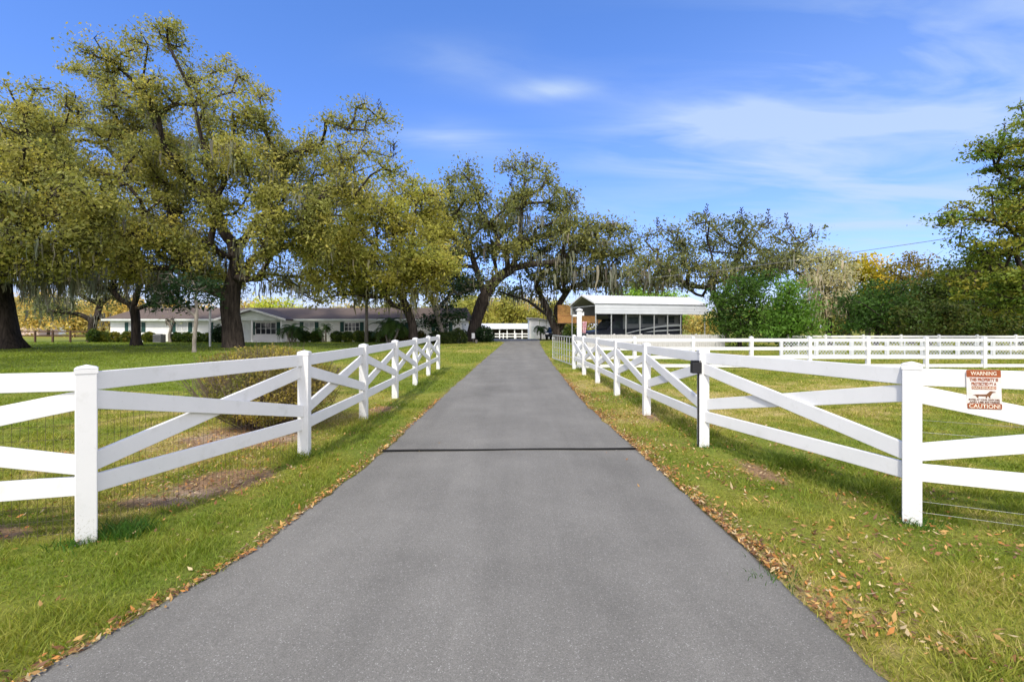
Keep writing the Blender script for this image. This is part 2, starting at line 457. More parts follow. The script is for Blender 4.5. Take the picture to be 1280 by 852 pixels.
fq = np.stack([idx[:-1, :-1].ravel(), idx[:-1, 1:].ravel(), idx[1:, 1:].ravel(), idx[1:, :-1].ravel()], 1)
m, nt2, b = new_mat('lawn_ground')
b.inputs['Roughness'].default_value = 0.95; b.inputs['Specular IOR Level'].default_value = 0.1
a1 = N(nt2, 'ShaderNodeAttribute', attribute_name='Col')
tcg = N(nt2, 'ShaderNodeTexCoord')
n1 = N(nt2, 'ShaderNodeTexNoise', Scale=22.0, Detail=8.0, Roughness=0.75); nt2.links.new(tcg.outputs['Object'], n1.inputs['Vector'])
n3 = N(nt2, 'ShaderNodeTexNoise', Scale=0.35, Detail=5.0, Roughness=0.6); nt2.links.new(tcg.outputs['Object'], n3.inputs['Vector'])
r1 = N(nt2, 'ShaderNodeMapRange'); r1.inputs[1].default_value = 0.3; r1.inputs[2].default_value = 0.7; r1.inputs[3].default_value = 0.40; r1.inputs[4].default_value = 1.35
nt2.links.new(n1.outputs['Fac'], r1.inputs[0])
r3 = N(nt2, 'ShaderNodeMapRange'); r3.inputs[1].default_value = 0.3; r3.inputs[2].default_value = 0.7; r3.inputs[3].default_value = 0.85; r3.inputs[4].default_value = 1.12
nt2.links.new(n3.outputs['Fac'], r3.inputs[0])
mm = N(nt2, 'ShaderNodeMath', operation='MULTIPLY'); nt2.links.new(r1.outputs[0], mm.inputs[0]); nt2.links.new(r3.outputs[0], mm.inputs[1])
vs_ = N(nt2, 'ShaderNodeVectorMath', operation='SCALE'); nt2.links.new(a1.outputs['Color'], vs_.inputs[0]); nt2.links.new(mm.outputs[0], vs_.inputs['Scale'])
nt2.links.new(vs_.outputs[0], b.inputs['Base Color'])
bp = N(nt2, 'ShaderNodeBump', Strength=0.8, Distance=0.03); nt2.links.new(n1.outputs['Fac'], bp.inputs['Height']); nt2.links.new(bp.outputs[0], b.inputs['Normal'])
go = link('ground', np_mesh('ground', np.stack([xf, yf, Z], 1), [fq], cg), m, smooth=True)
tag(go, 'flat grass lawn and paddock ground with bare brown patches by the fence', 'ground', kind='structure')

# ------------------------------------------------------------------ asphalt drive
ys = np.concatenate([np.arange(-6, 14, 0.12), np.arange(14, 66.01, 0.5)])
l, r = drive_edges(ys)
l = l + 0.035 * (vnoise(ys * 2.2, ys * 0 + 3, 51) - 0.5) * 2 + 0.02 * (vnoise(ys * 7, ys * 0 + 3, 53) - 0.5) * 2
r = r + 0.035 * (vnoise(ys * 2.2, ys * 0 + 9, 52) - 0.5) * 2 + 0.02 * (vnoise(ys * 7, ys * 0 + 9, 54) - 0.5) * 2
K = 13; V = []
for j in range(K):
    t = [0, 0.0, 0.012, 0.05, 0.15, 0.3, 0.5, 0.7, 0.85, 0.95, 0.988, 1.0, 1.0][j]
    z = -0.05 if j in (0, K - 1) else (0.008 if j in (1, K - 2) else 0.022)
    V.append(np.stack([l + (r - l) * t, ys, gz(ys) + z + 0.012 * (1 - abs(2 * t - 1))], 1))
V = np.stack(V, 1).reshape(-1, 3)
idx = np.arange(len(V)).reshape(len(ys), K)
fq = np.stack([idx[:-1, :-1].ravel(), idx[:-1, 1:].ravel(), idx[1:, 1:].ravel(), idx[1:, :-1].ravel()], 1)
m, nt3, b = new_mat('asphalt')
b.inputs['Roughness'].default_value = 0.85; b.inputs['Specular IOR Level'].default_value = 0.25
tcg = N(nt3, 'ShaderNodeTexCoord')
vo = N(nt3, 'ShaderNodeTexVoronoi', Scale=215.0); nt3.links.new(tcg.outputs['Object'], vo.inputs['Vector'])
n1 = N(nt3, 'ShaderNodeTexNoise', Scale=230.0, Detail=4.0, Roughness=0.8); nt3.links.new(tcg.outputs['Object'], n1.inputs['Vector'])
n2 = N(nt3, 'ShaderNodeTexNoise', Scale=0.7, Detail=6.0, Roughness=0.65); nt3.links.new(tcg.outputs['Object'], n2.inputs['Vector'])
mpa = N(nt3, 'ShaderNodeMapping'); mpa.inputs['Scale'].default_value = (1.8, 0.12, 1); nt3.links.new(tcg.outputs['Object'], mpa.inputs[0])
n4 = N(nt3, 'ShaderNodeTexNoise', Scale=1.0, Detail=4.0, Roughness=0.6); nt3.links.new(mpa.outputs[0], n4.inputs['Vector'])
sepv = N(nt3, 'ShaderNodeSeparateColor'); nt3.links.new(vo.outputs['Color'], sepv.inputs[0])
rampv = N(nt3, 'ShaderNodeValToRGB'); e = rampv.color_ramp.elements
e[0].position = 0.0; e[0].color = (0.132, 0.126, 0.110, 1); e[1].position = 0.96; e[1].color = (0.198, 0.189, 0.166, 1)
e2 = rampv.color_ramp.elements.new(0.985); e2.color = (0.32, 0.31, 0.28, 1)
nt3.links.new(sepv.outputs[0], rampv.inputs[0])
def mr(src, a, b_, c, d):
    q = N(nt3, 'ShaderNodeMapRange'); q.inputs[1].default_value = a; q.inputs[2].default_value = b_; q.inputs[3].default_value = c; q.inputs[4].default_value = d
    nt3.links.new(src, q.inputs[0]); return q.outputs[0]
def mul(a, b_):
    q = N(nt3, 'ShaderNodeMath', operation='MULTIPLY'); nt3.links.new(a, q.inputs[0]); nt3.links.new(b_, q.inputs[1]); return q.outputs[0]
fac = mul(mul(mr(n1.outputs['Fac'], 0.3, 0.7, 0.75, 1.25), mr(n2.outputs['Fac'], 0.3, 0.7, 0.80, 1.12)), mr(n4.outputs['Fac'], 0.3, 0.7, 0.86, 1.10))
vs_ = N(nt3, 'ShaderNodeVectorMath', operation='SCALE'); nt3.links.new(rampv.outputs[0], vs_.inputs[0]); nt3.links.new(fac, vs_.inputs['Scale'])
nt3.links.new(vs_.outputs[0], b.inputs['Base Color'])
bp = N(nt3, 'ShaderNodeBump', Strength=0.5, Distance=0.006); nt3.links.new(n1.outputs['Fac'], bp.inputs['Height']); nt3.links.new(bp.outputs[0], b.inputs['Normal'])
o = link('driveway', np_mesh('driveway', V, [fq]), m, smooth=True)
tag(o, 'long straight grey asphalt driveway between the white fences', 'driveway', kind='structure')

# rubber strip across the drive
mb = MB()
xs = np.linspace(-1.64, 1.60, 26)
pts = [(x, 6.08 + 0.035 * (x + 1.64) + 0.008 * math.sin(x * 4), 0.040) for x in xs]
mb.tube(pts, 0.014, 6)
tag(mb.build('rubber_strip', M['rubber'], smooth=True), 'thin black rubber strip lying straight across the asphalt driveway', 'strip')


# ------------------------------------------------------------------ grass blades
def blades(x, y, h, wd, col, lean=0.55, mid=True):
    n = len(x)
    z = np.zeros(n) - 0.012 + gz(y)
    th = rng.random(n) * 2 * np.pi; ph = rng.random(n) * 2 * np.pi
    ln = h * lean * (0.3 + rng.random(n) * 1.2)
    sx, sy = np.cos(th) * wd / 2, np.sin(th) * wd / 2
    bx, by = np.cos(ph) * ln, np.sin(ph) * ln
    p0 = np.stack([x - sx, y - sy, z], 1); p1 = np.stack([x + sx, y + sy, z], 1)
    tip = np.stack([x + bx, y + by, z + h], 1)
    m0 = np.stack([x - sx * 0.8 + bx * 0.35, y - sy * 0.8 + by * 0.35, z + h * 0.6], 1)
    m1 = np.stack([x + sx * 0.8 + bx * 0.35, y + sy * 0.8 + by * 0.35, z + h * 0.6], 1)
    V = np.stack([p0, p1, m1, m0, tip], 1).reshape(-1, 3)
    b0 = np.arange(n) * 5
    q = np.stack([b0, b0 + 1, b0 + 2, b0 + 3], 1); t = np.stack([b0 + 3, b0 + 2, b0 + 4], 1)
    c = np.repeat(col, 5, 0)
    return V, q, t, c


GV, GQ, GT, GC = [], [], [], []; off = 0
for d0, d1, den in [(1.5, 3.5, 6500), (3.5, 6, 3800), (6, 10, 1500), (10, 18, 520), (18, 30, 130), (30, 52, 36)]:
    wmax = 1.12 * d1 + 1.2
    n = int((d1 - d0) * 2 * wmax * den)
    y = d0 + rng.random(n) * (d1 - d0); x = (rng.random(n) * 2 - 1) * wmax
    keep = (np.abs(x) < 1.12 * y + 1.2) & (drive_dist(x, y) > -0.02 - 0.03 * rng.random(n))
    x, y = x[keep], y[keep]
    s = soil(x, y)
    clump = fbm(x * 6, y * 6, 61)
    keep = rng.random(len(x)) < (1 - 0.93 * s) * (0.55 + 1.0 * sstep(0.25, 0.6, clump))
    x, y = x[keep], y[keep]
    u = rng.random(len(x))
    col = turf_col(x, y, u) * (0.72 + 0.6 * rng.random(len(x)))[:, None]
    h = (0.75 + 0.8 * sstep(0.42, 0.75, fbm(x * 3.1, y * 3.1, 73))) * (0.022 + 0.038 * rng.random(len(x))) * (0.55 + 0.9 * fbm(x * 1.5, y * 1.5, 71))
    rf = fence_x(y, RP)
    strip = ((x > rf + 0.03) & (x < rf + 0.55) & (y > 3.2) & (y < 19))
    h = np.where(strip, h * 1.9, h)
    col = np.where(strip[:, None], col * 0.62 + np.array([0.005, 0.03, 0.0]), col)  # tall unmown grass, with the fence's shadow painted in as darker colour
    lf = fence_x(y, LP)
    h = np.where((np.abs(x - lf) < 0.16) & (y < 19), h * 1.35, h)
    dist = np.hypot(x, y)
    wd = np.maximum(0.0055, 0.0012 * dist) * (0.7 + 0.6 * rng.random(len(x)))
    h = h * np.where(dist > 18, 1.25, 1.0)
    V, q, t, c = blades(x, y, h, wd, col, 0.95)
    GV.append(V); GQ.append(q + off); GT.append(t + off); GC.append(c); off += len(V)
# tufts at post feet
for (px_, py_, nn_, hh) in [(LP[1][0] + 0.22, LP[1][1] + 0.12, 500, 0.11), (LP[1][0], LP[1][1] - 0.06, 160, 0.08), (LP[2][0], LP[2][1] - 0.05, 200, 0.09), (RP[1][0], RP[1][1] - 0.03, 220, 0.07), (RP[2][0], RP[2][1] - 0.06, 150, 0.07), (1.66, 3.05, 60, 0.09)]:
    x = px_ + rng.normal(0, 0.09, nn_); y = py_ + rng.normal(0, 0.07, nn_)
    col = np.array([[0.06, 0.14, 0.02]]) * (0.7 + 0.6 * rng.random(nn_))[:, None]
    V, q, t, c = blades(x, y, hh * (0.5 + 0.7 * rng.random(nn_)), np.full(nn_, 0.007), col, 0.7)
    GV.append(V); GQ.append(q + off); GT.append(t + off); GC.append(c); off += len(V)
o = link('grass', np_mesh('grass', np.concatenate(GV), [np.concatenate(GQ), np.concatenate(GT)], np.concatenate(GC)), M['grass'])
tag(o, 'short green and straw coloured turf covering the verges and lawns', 'grass', kind='stuff')

# ------------------------------------------------------------------ fallen leaves
def litter(n_edge_r, n_edge_l):
    P = []
    y = 1.6 + rng.random(n_edge_r) ** 1.5 * 15; _, r = drive_edges(y)
    k_ = vnoise(y * 1.6, y * 0, 81) * vnoise(y * 5, y * 0, 83) > 0.22 * rng.random(n_edge_r) + 0.08
    P.append(np.stack([r + np.abs(rng.normal(0, 0.11, n_edge_r)) - 0.03, y], 1)[k_])
    y = 1.6 + rng.random(n_edge_l) ** 1.5 * 9; l, _ = drive_edges(y)
    P.append(np.stack([l - np.abs(rng.normal(0, 0.07, n_edge_l)) + 0.03, y], 1))
    n = 12000; y = 1.8 + rng.random(n) ** 1.2 * 11; _, r = drive_edges(y); x = r + rng.random(n) ** 1.6 * 2.6; k_ = fbm(x * 2.2, y * 2.2, 87, 3) > 0.37 + 0.22 * rng.random(n); P.append(np.stack([x, y], 1)[k_])
    n = 800; y = 1.8 + rng.random(n) * 9; x = -1.8 - rng.random(n) * 3.6; P.append(np.stack([x, y], 1))
    n = 900; P.append(np.stack([rng.normal(-3.2, 0.5, n), rng.normal(5.05, 0.6, n)], 1))
    n = 1300; P.append(np.stack([rng.normal(-3.9, 0.75, n), rng.normal(6.8, 0.75, n)], 1))
    n = 250; P.append(np.stack([rng.normal(-2.62, 0.18, n), rng.normal(9.2, 0.6, n)], 1))
    n = 260; P.append(np.stack([rng.normal(-4.5, 0.5, n), rng.normal(3.8, 0.25, n)], 1))
    n = 9; P.append(np.stack([rng.uniform(-1.5, 1.5, n), rng.uniform(2.2, 7, n)], 1))
    P = np.concatenate(P)
    dd = drive_dist(P[:, 0], P[:, 1])
    P = np.concatenate([P[(dd > -0.10)], P[-9:]])
    n = len(P); dd = drive_dist(P[:, 0], P[:, 1])
    z = np.where(dd < 0.0, 0.034, 0.012 + 0.022 * rng.random(n))
    s = 0.009 + 0.020 * rng.random(n) ** 1.6; a = rng.random(n) * 2 * np.pi
    t1 = rng.normal(0, 0.35, n); t2 = rng.normal(0, 0.35, n)
    ux = np.stack([np.cos(a), np.sin(a), t1], 1) * s[:, None]; uy = np.stack([-np.sin(a), np.cos(a), t2], 1) * (s * 0.45)[:, None]
    c = np.stack([P[:, 0], P[:, 1], z], 1)
    up = np.array([0, 0, 1.0]) * (s * 0.35)[:, None]
    V = np.stack([c - ux, c - uy * 0.9 + up * 0.2 - ux * .2, c + ux + up, c + uy + up * 0.3 - ux * .2], 1).reshape(-1, 3)
    b0 = np.arange(n) * 4
    pal = np.array([[0.42, 0.18, 0.045], [0.34, 0.20, 0.07], [0.22, 0.10, 0.04], [0.50, 0.30, 0.10], [0.48, 0.37, 0.20], [0.16, 0.085, 0.045]])
    col = pal[rng.integers(0, len(pal), n)] * (0.7 + 0.5 * rng.random(n))[:, None]
    f = np.concatenate([np.stack([b0, b0 + 1, b0 + 2], 1), np.stack([b0, b0 + 2, b0 + 3], 1)])
    return np_mesh('fallen_leaves', V, [f], np.repeat(col, 4, 0))


tag(link('fallen_leaves', litter(7600, 1900), M['litter']), 'scattered orange and brown oak leaves along the drive edges', 'leaves', kind='stuff')


# ------------------------------------------------------------------ crossbuck fences
def fence_post(parent, x, y, rz, hgt=1.285, w=0.127, detail=True):
    mb = MB(); mb.box((x - w / 2, y - w / 2, -0.05), (x + w / 2, y + w / 2, hgt), rz)
    p = mb.build('post', M['vinyl'], parent, bevel=0.006)
    c = MB(); cw = w * 0.535
    c.box((x - cw, y - cw, hgt - 0.028), (x + cw, y + cw, hgt + 0.006), rz)
    cs, sn = math.cos(rz), math.sin(rz)
    vs = [(x + a * cw * cs - b * cw * sn, y + a * cw * sn + b * cw * cs, hgt + 0.009) for a, b in ((-1, -1), (1, -1), (1, 1), (-1, 1))]
    vs2 = [(x + a * cw * .82 * cs - b * cw * .82 * sn, y + a * cw * .82 * sn + b * cw * .82 * cs, hgt + 0.018) for a, b in ((-1, -1), (1, -1), (1, 1), (-1, 1))]
    c.add(vs + vs2 + [(x, y, hgt + 0.036)], [(3, 2, 1, 0)] + [(i, (i + 1) % 4, 4 + (i + 1) % 4, 4 + i) for i in range(4)] + [(4 + i, 4 + (i + 1) % 4, 8) for i in range(4)])
    c.build('post_cap', M['vinyl'], p)
    return p


def crossbuck(P, rzs, label, name, side, mesh_sections, wires):
    root = empty(name, (0, 0, 0), label, 'fence')
    for i, (x, y) in enumerate(P):
        fence_post(root, x, y, rzs[i])
    for i in range(len(P) - 1):
        a = np.array([*P[i], 0.0]); b = np.array([*P[i + 1], 0.0])
        if a[0] > b[0]: a, b = b, a           # a is the left end as seen from the drive
        d = (b - a) / np.linalg.norm(b - a); ia, ib = a + d * 0.045, b - d * 0.045
        up = lambda z: np.array([0, 0, z])
        for nm, z in (('top_rail', 1.195), ('bottom_rail', 0.415)):
            m_ = MB(); m_.beam(ia + up(z), ib + up(z), 0.040, 0.14); m_.build(nm, M['vinyl'], root, bevel=0.005)
        n = np.array([-d[1], d[0], 0]); s = -1 if n[1] > 0 else 1        # towards the camera
        lo, hi = 0.575, 1.055
        near_left = P[i][1] < P[i + 1][1]
        for nm, za, zb, sg_ in (('cross_brace', hi, lo, 1), ('cross_brace', lo, hi, -1)):
            m_ = MB(); m_.beam(ia + up(za), ib + up(zb), 0.036, 0.145, s * sg_ * 0.0185); m_.build(nm, M['vinyl'], root, bevel=0.005)
        # wire netting on the inner side
        n2 = np.array([-d[1], d[0], 0]); n2 = n2 if (n2[0] * side > 0) else -n2
        base = n2 * 0.085; L = np.linalg.norm(b - a)
        if i in mesh_sections:
            m_ = MB()
            def bar(p, q, r_):
                m_.tube([p, q], r_, 3, cap=False)
            for k in range(int(L / 0.0508)):
                q = a + d * (0.05 + k * 0.0508) + base
                j = rng.normal(0, 0.004)
                bar(q + up(0.0) + d * j, q + up(1.02), 0.0013)
            for z in np.arange(0.04, 1.03, 0.1016):
                bar(a + base + up(z), b + base + up(z), 0.0014)
            m_.build('wire_mesh', M['wire'], root)
        if i in wires:
            for z in (0.83, 0.73, 0.155, 0.065):
                m_ = MB(); m_.tube([a + base + up(z), (a + b) / 2 + base + up(z - 0.012), b + base + up(z)], 0.0013, 4)
                m_.build('wire', M['wirelight'], root)
    return root


crossbuck(LP, [R(16), R(40), R(6), 0, 0, 0, 0, 0], 'white vinyl crossbuck fence with wire netting on the house side of the drive', 'crossbuck_fence', -1, {0, 1, 2}, set())
crossbuck(RP, [R(-16), R(-38), R(-6), 0, 0, 0, 0, 0], 'white vinyl crossbuck fence carrying the orange warning sign', 'crossbuck_fence', 1, set(), {0})

# gate sensor on the post
x, y = RP[2]
g = empty('gate_sensor', (x - 0.09, y - 0.02, 0), 'black plastic sensor box with a thin cable cover, fixed to a white fence post', 'sensor')
mb = MB(); mb.box((-0.075, -0.055, 0.99), (0.045, 0.045, 1.135))
for k in range(6): mb.box((-0.072 + k * 0.02, -0.05, 1.137), (-0.062 + k * 0.02, 0.04, 1.160))
mb.build('sensor_box', M['black'], g, bevel=0.004)
mb = MB(); mb.box((0.004, -0.02, -0.02), (0.024, 0.0, 0.988)); mb.build('cable_cover', M['black'], g)


# ------------------------------------------------------------------ warning sign
def text_mesh(name, body, width, height, mat, parent, x, z, y=-0.0022, fat=0.02):
    cu = bpy.data.curves.new(name, 'FONT'); cu.body = body; cu.align_x = 'CENTER'; cu.size = 1.0; cu.offset = fat
    ob = bpy.data.objects.new(name + '_tmp', cu); C.objects.link(ob)
    dg = bpy.context.evaluated_depsgraph_get(); dg.update()
    me = bpy.data.meshes.new_from_object(ob.evaluated_get(dg))
    bpy.data.objects.remove(ob); bpy.data.curves.remove(cu)
    n = len(me.vertices); co_ = np.zeros(n * 3, np.float32); me.vertices.foreach_get('co', co_); co_ = co_.reshape(-1, 3)
    mn, mx_ = co_.min(0), co_.max(0)
    v = np.zeros_like(co_)
    v[:, 0] = (co_[:, 0] - (mn[0] + mx_[0]) / 2) / (mx_[0] - mn[0]) * width + x
    v[:, 2] = (co_[:, 1] - mn[1]) / (mx_[1] - mn[1]) * height + z
    v[:, 1] = y
    me.vertices.foreach_set('co', v.ravel()); me.materials.clear(); me.materials.append(mat); me.update()
    me.name = name
    o = bpy.data.objects.new(name, me); C.objects.link(o); o.parent = parent
    return o


a = np.array(RP[1]); b_ = np.array(RP[0]); dv = (b_ - a) / np.linalg.norm(b_ - a)
sp = a + dv * 0.436; nrm = np.array([dv[1], -dv[0]])
if nrm[1] > 0: nrm = -nrm
sp = sp + nrm * 0.026 + nrm * 0.014
sg_ = empty('warning_sign', (sp[0], sp[1], 1.118), 'orange and white metal dog warning sign hung on the white fence rails', 'sign', rz=math.atan2(dv[1], dv[0]) + R(0.0))
sg_.rotation_euler = (0, R(-1.5), math.atan2(dv[1], dv[0]))
sg_.scale = (0.93, 1, 0.94)
SW, SH = 0.222, 0.325
def rrect(w_, h_, r_, n=5):
    p = []
    for cx_, cz_, a0 in ((w_ / 2 - r_, h_ / 2 - r_, 0), (-w_ / 2 + r_, h_ / 2 - r_, 90), (-w_ / 2 + r_, -h_ / 2 + r_, 180), (w_ / 2 - r_, -h_ / 2 + r_, 270)):
        for k in range(n): t = R(a0 + 90 * k / (n - 1)); p.append((cx_ + r_ * math.cos(t), cz_ + r_ * math.sin(t)))
    return p
mb = MB(); mb.prism(rrect(SW, SH, 0.012), (0.0, 0.0015), lambda a_, b2, e_: (a_, e_, b2)); mb.build('sign_plate', M['signwhite'], sg_)
def band(z0, z1):
    m_ = MB(); m_.prism(rrect(SW - 0.002, z1 - z0, 0.008), (-0.0012, -0.0004), lambda a_, b2, e_: (a_, e_, b2 + (z0 + z1) / 2)); return m_.build('colour_band', M['signorange'], sg_)
bt = band(SH / 2 - 0.062, SH / 2 - 0.001); bb = band(-SH / 2 + 0.001, -SH / 2 + 0.046)
m_ = MB(); m_.prism([(-0.078, 0.026), (0.078, 0.026), (0.078, 0.0), (-0.078, 0.0)], (-0.0012, -0.0004), lambda a_, b2, e_: (a_, e_, b2)); bm_ = m_.build('colour_band', M['signorange'], sg_)
text_mesh('lettering', 'WARNING', 0.165, 0.032, M['signcream'], bt, 0, SH / 2 - 0.046)
text_mesh('lettering', 'CAUTION!', 0.198, 0.034, M['signcream'], bb, 0, -SH / 2 + 0.007)
text_mesh('lettering', 'DACHSHUND', 0.146, 0.018, M['signcream'], bm_, 0, 0.004, fat=0.03)
text_mesh('lettering', 'THIS PROPERTY IS', 0.182, 0.027, M['signorange'], sg_, 0, 0.067, fat=0.04)
text_mesh('lettering', 'PROTECTED BY A', 0.158, 0.026, M['signorange'], sg_, 0, 0.033, fat=0.04)
text_mesh('lettering', 'ENTER AT YOUR OWN RISK', 0.200, 0.015, M['signbrown'], sg_, 0, -0.093, fat=0.04)
text_mesh('lettering', 'AND USE EXTREME', 0.196, 0.017, M['signbrown'], sg_, 0, -0.114, fat=0.04)
dog = [(-75, -22), (-62, -14), (-50, -12), (0, -10), (18, -8), (28, 4), (36, 16), (44, 24), (52, 26), (60, 22), (78, 18), (80, 12), (64, 8), (56, 2), (50, -14), (44, -26), (42, -44), (50, -48), (34, -48), (32, -32), (24, -30), (20, -46), (26, -49), (12, -49), (12, -32), (-20, -32), (-34, -30), (-38, -46), (-32, -49), (-46, -49), (-48, -38), (-54, -30), (-60, -22)]
m_ = MB(); m_.prism([(x_ * 0.00095 - 0.002, z_ * 0.00078 - 0.033) for x_, z_ in dog], (-0.0012, -0.0004), lambda a_, b2, e_: (a_, e_, b2)); m_.build('dog_emblem', M['signbrown'], sg_)


# ------------------------------------------------------------------ other fences
def rail_fence(name, label, pts, zs, spacing, post_h, pw, rail_h, mat, first=True, cat='fence', group=None):
    root = empty(name, (0, 0, 0), label, cat, group)
    for i in range(len(pts) - 1):
        a = np.array([*pts[i], 0.0]); b = np.array([*pts[i + 1], 0.0]); L = np.linalg.norm(b - a); d = (b - a) / L
        n = max(1, round(L / spacing))
        rz = math.atan2(d[1], d[0])
        for k in range(0 if (i > 0 or first) else 1, n + 1):
            if i > 0 and k == 0: continue
            q = a + d * L * k / n; z0 = float(gz(q[1]))
            m_ = MB(); m_.box((q[0] - pw / 2, q[1] - pw / 2, z0 - 0.05), (q[0] + pw / 2, q[1] + pw / 2, z0 + post_h), rz)
            m_.add([(q[0] + e_ * pw * .56, q[1] + f_ * pw * .56, z0 + post_h + 0.002) for e_, f_ in ((-1, -1), (1, -1), (1, 1), (-1, 1))] + [(q[0], q[1], z0 + post_h + 0.04)], [(3, 2, 1, 0), (0, 1, 4), (1, 2, 4), (2, 3, 4), (3, 0, 4)])
            m_.build('post', mat, root)
        za, zb = float(gz(a[1])), float(gz(b[1]))
        for z in zs:
            m_ = MB(); m_.beam(a + np.array([0, 0, z + za]), b + np.array([0, 0, z + zb]), 0.038, rail_h); m_.build('rail', mat, root)
    return root


rail_fence('paddock_fence', 'white four rail vinyl paddock fence running off from the open gate', [(2.39, 18.5), (4.8, 18.8), (30, 18.9)], (1.10, 0.77, 0.43, 0.10), 2.2, 1.22, 0.127, 0.125, M['vinyl'], first=False)
rail_fence('paddock_fence', 'far white three rail fence in front of the dark hedge', [(19.0, 33.0), (44, 32.0)], (0.97, 0.30), 2.4, 1.08, 0.127, 0.14, M['vinyl'])
rail_fence('board_fence', 'low dark brown rail fence across the far lawn beside the leftmost trunk', [(-62, 51), (-45.5, 51.5)], (1.15, 0.72), 1.75, 1.25, 0.14, 0.13, M['brownfence'])
rail_fence('stable_fence', 'small white rail fence in front of the low stable', [(-8.5, 88.2), (3.0, 88.2)], (0.95, 0.45), 2.3, 1.1, 0.16, 0.16, M['paint'])

# lattice fence, white vinyl with partial shade put into its grey colour
lf_ = empty('lattice_fence', (0, 0, 0), 'low white lattice panel fence standing inside the paddock', 'fence')
xa, xb, yl = 13.55, 29.6, 24.2
nP = 9; step = (xb - xa) / nP
for k in range(nP + 1):
    x = xa + k * step
    m_ = MB(); m_.box((x - 0.05, yl - 0.05, -0.05), (x + 0.05, yl + 0.05, 1.02)); m_.build('post', M['sidemetal_shadevinyl'], lf_)
for k in range(nP):
    x0, x1 = xa + k * step + 0.052, xa + (k + 1) * step - 0.052
    m_ = MB()
    for z0, z1 in ((0.16, 0.24), (0.53, 0.60), (0.90, 0.97)): m_.box((x0, yl - 0.022, z0), (x1, yl + 0.022, z1))
    for x in (x0 + 0.03, (x0 + x1) / 2, x1 - 0.03): m_.box((x - 0.028, yl - 0.018, 0.242), (x + 0.028, yl + 0.018, 0.898))
    for z0, z1 in ((0.242, 0.528), (0.602, 0.898)):
        hgt = z1 - z0; x = x0
        while x < x1 - hgt:
            m_.beam((x, yl, z0), (x + hgt, yl, z1), 0.006, 0.026, -0.006); m_.beam((x, yl, z1), (x + hgt, yl, z0), 0.006, 0.026, 0.006); x += 0.16
    m_.build('lattice_panel', M['sidemetal_shadevinyl'], lf_)

# weathered grey picket fence in front of the carport
gf = empty('picket_fence', (0, 0, 0), 'weathered pale grey board fence below the parked motorhome', 'fence')
m_ = MB(); x = 5.9; y0 = 37.6
while x < 16.6:
    m_.box((x, y0, 0.04), (x + 0.14, y0 + 0.025, 1.02 + 0.03 * random.random())); x += 0.152
m_.build('boards', M['greywood'], gf)
for z in (0.3, 0.85):
    m_ = MB(); m_.box((5.9, y0 + 0.027, z), (16.6, y0 + 0.07, z + 0.09)); m_.build('rail', M['greywood'], gf)
m_ = MB(); 
for x in np.arange(5.9, 16.7, 2.14): 
    m_ = MB(); m_.box((x - 0.05, y0 + 0.072, -0.05), (x + 0.05, y0 + 0.17, 1.1)); m_.build('post', M['greywood'], gf)

# open mesh gate
gt = empty('mesh_gate', (2.37, 18.62, 0), 'galvanised mesh farm gate standing open beside the drive', 'gate')
gb = np.array([1.95 - 2.37, 22.9 - 18.62]); gl = np.linalg.norm(gb); gd = gb / gl
P3 = lambda s, z: (gd[0] * s, gd[1] * s, z)
m_ = MB(); z0, z1 = 0.14, 1.22
m_.tube([P3(0.12, z0), P3(gl, z0), P3(gl, z1), P3(0.12, z1), P3(0.12, z0)], 0.024, 8)
m_.build('gate_frame', M['galv'], gt)
m_ = MB()
for k in range(1, 8): m_.tube([P3(0.12 + (gl - .12) * k / 8, z0), P3(0.12 + (gl - .12) * k / 8, z1)], 0.013, 5)
for z in (0.42, 0.68, 0.94): m_.tube([P3(0.12, z), P3(gl, z)], 0.011, 5)
m_.build('gate_bars', M['galv'], gt)
for z in (0.3, 1.05):
    m_ = MB(); m_.tube([P3(0.0, z), P3(0.14, z)], 0.02, 6); m_.build('hinge', M['black'], gt)

# tall white post with a bracket and a hanging flag
tp = empty('tall_post', (2.87, 20.5, 0), 'tall white square post with a short arm standing behind the open gate', 'post')
m_ = MB(); m_.box((-0.095, -0.095, -0.05), (0.095, 0.095, 2.30)); m_.build('pole', M['vinyl'], tp, bevel=0.006)
m_ = MB(); m_.box((-0.13, -0.13, 2.302), (0.13, 0.13, 2.36)); m_.add([(-.12, -.12, 2.362), (.12, -.12, 2.362), (.12, .12, 2.362), (-.12, .12, 2.362), (0, 0, 2.42)], [(3, 2, 1, 0), (0, 1, 4), (1, 2, 4), (2, 3, 4), (3, 0, 4)]); m_.build('post_cap', M['vinyl'], tp)
m_ = MB(); m_.box((-0.28, -0.04, 2.06), (-0.097, 0.04, 2.14)); m_.box((0.097, -0.05, 2.10), (0.2, 0.05, 2.25)); m_.build('bracket', M['vinyl'], tp)
n = 8; V = []; Fq = []
for i in range(n + 1):
    for j in range(13):
        u, v = i / n, j / 12
        V.append((3.0 + 0.20 * u * (1 - 0.35 * v), 20.5 + 0.03 * math.sin(u * 9 + v * 2), 1.85 - 0.5 * v - 0.06 * u * math.sin(v * 3)))
for i in range(n):
    for j in range(12): Fq.append((i * 13 + j, (i + 1) * 13 + j, (i + 1) * 13 + j + 1, i * 13 + j + 1))
fm = bpy.data.meshes.new('flag'); fm.from_pydata(V, [], Fq)
fo = link('garden_flag', fm, M['pinkred'], smooth=True)
md = fo.modifiers.new('thick', 'SOLIDIFY'); md.thickness = 0.004
tag(fo, 'small faded red and white flag drooping beside the tall white post', 'flag')

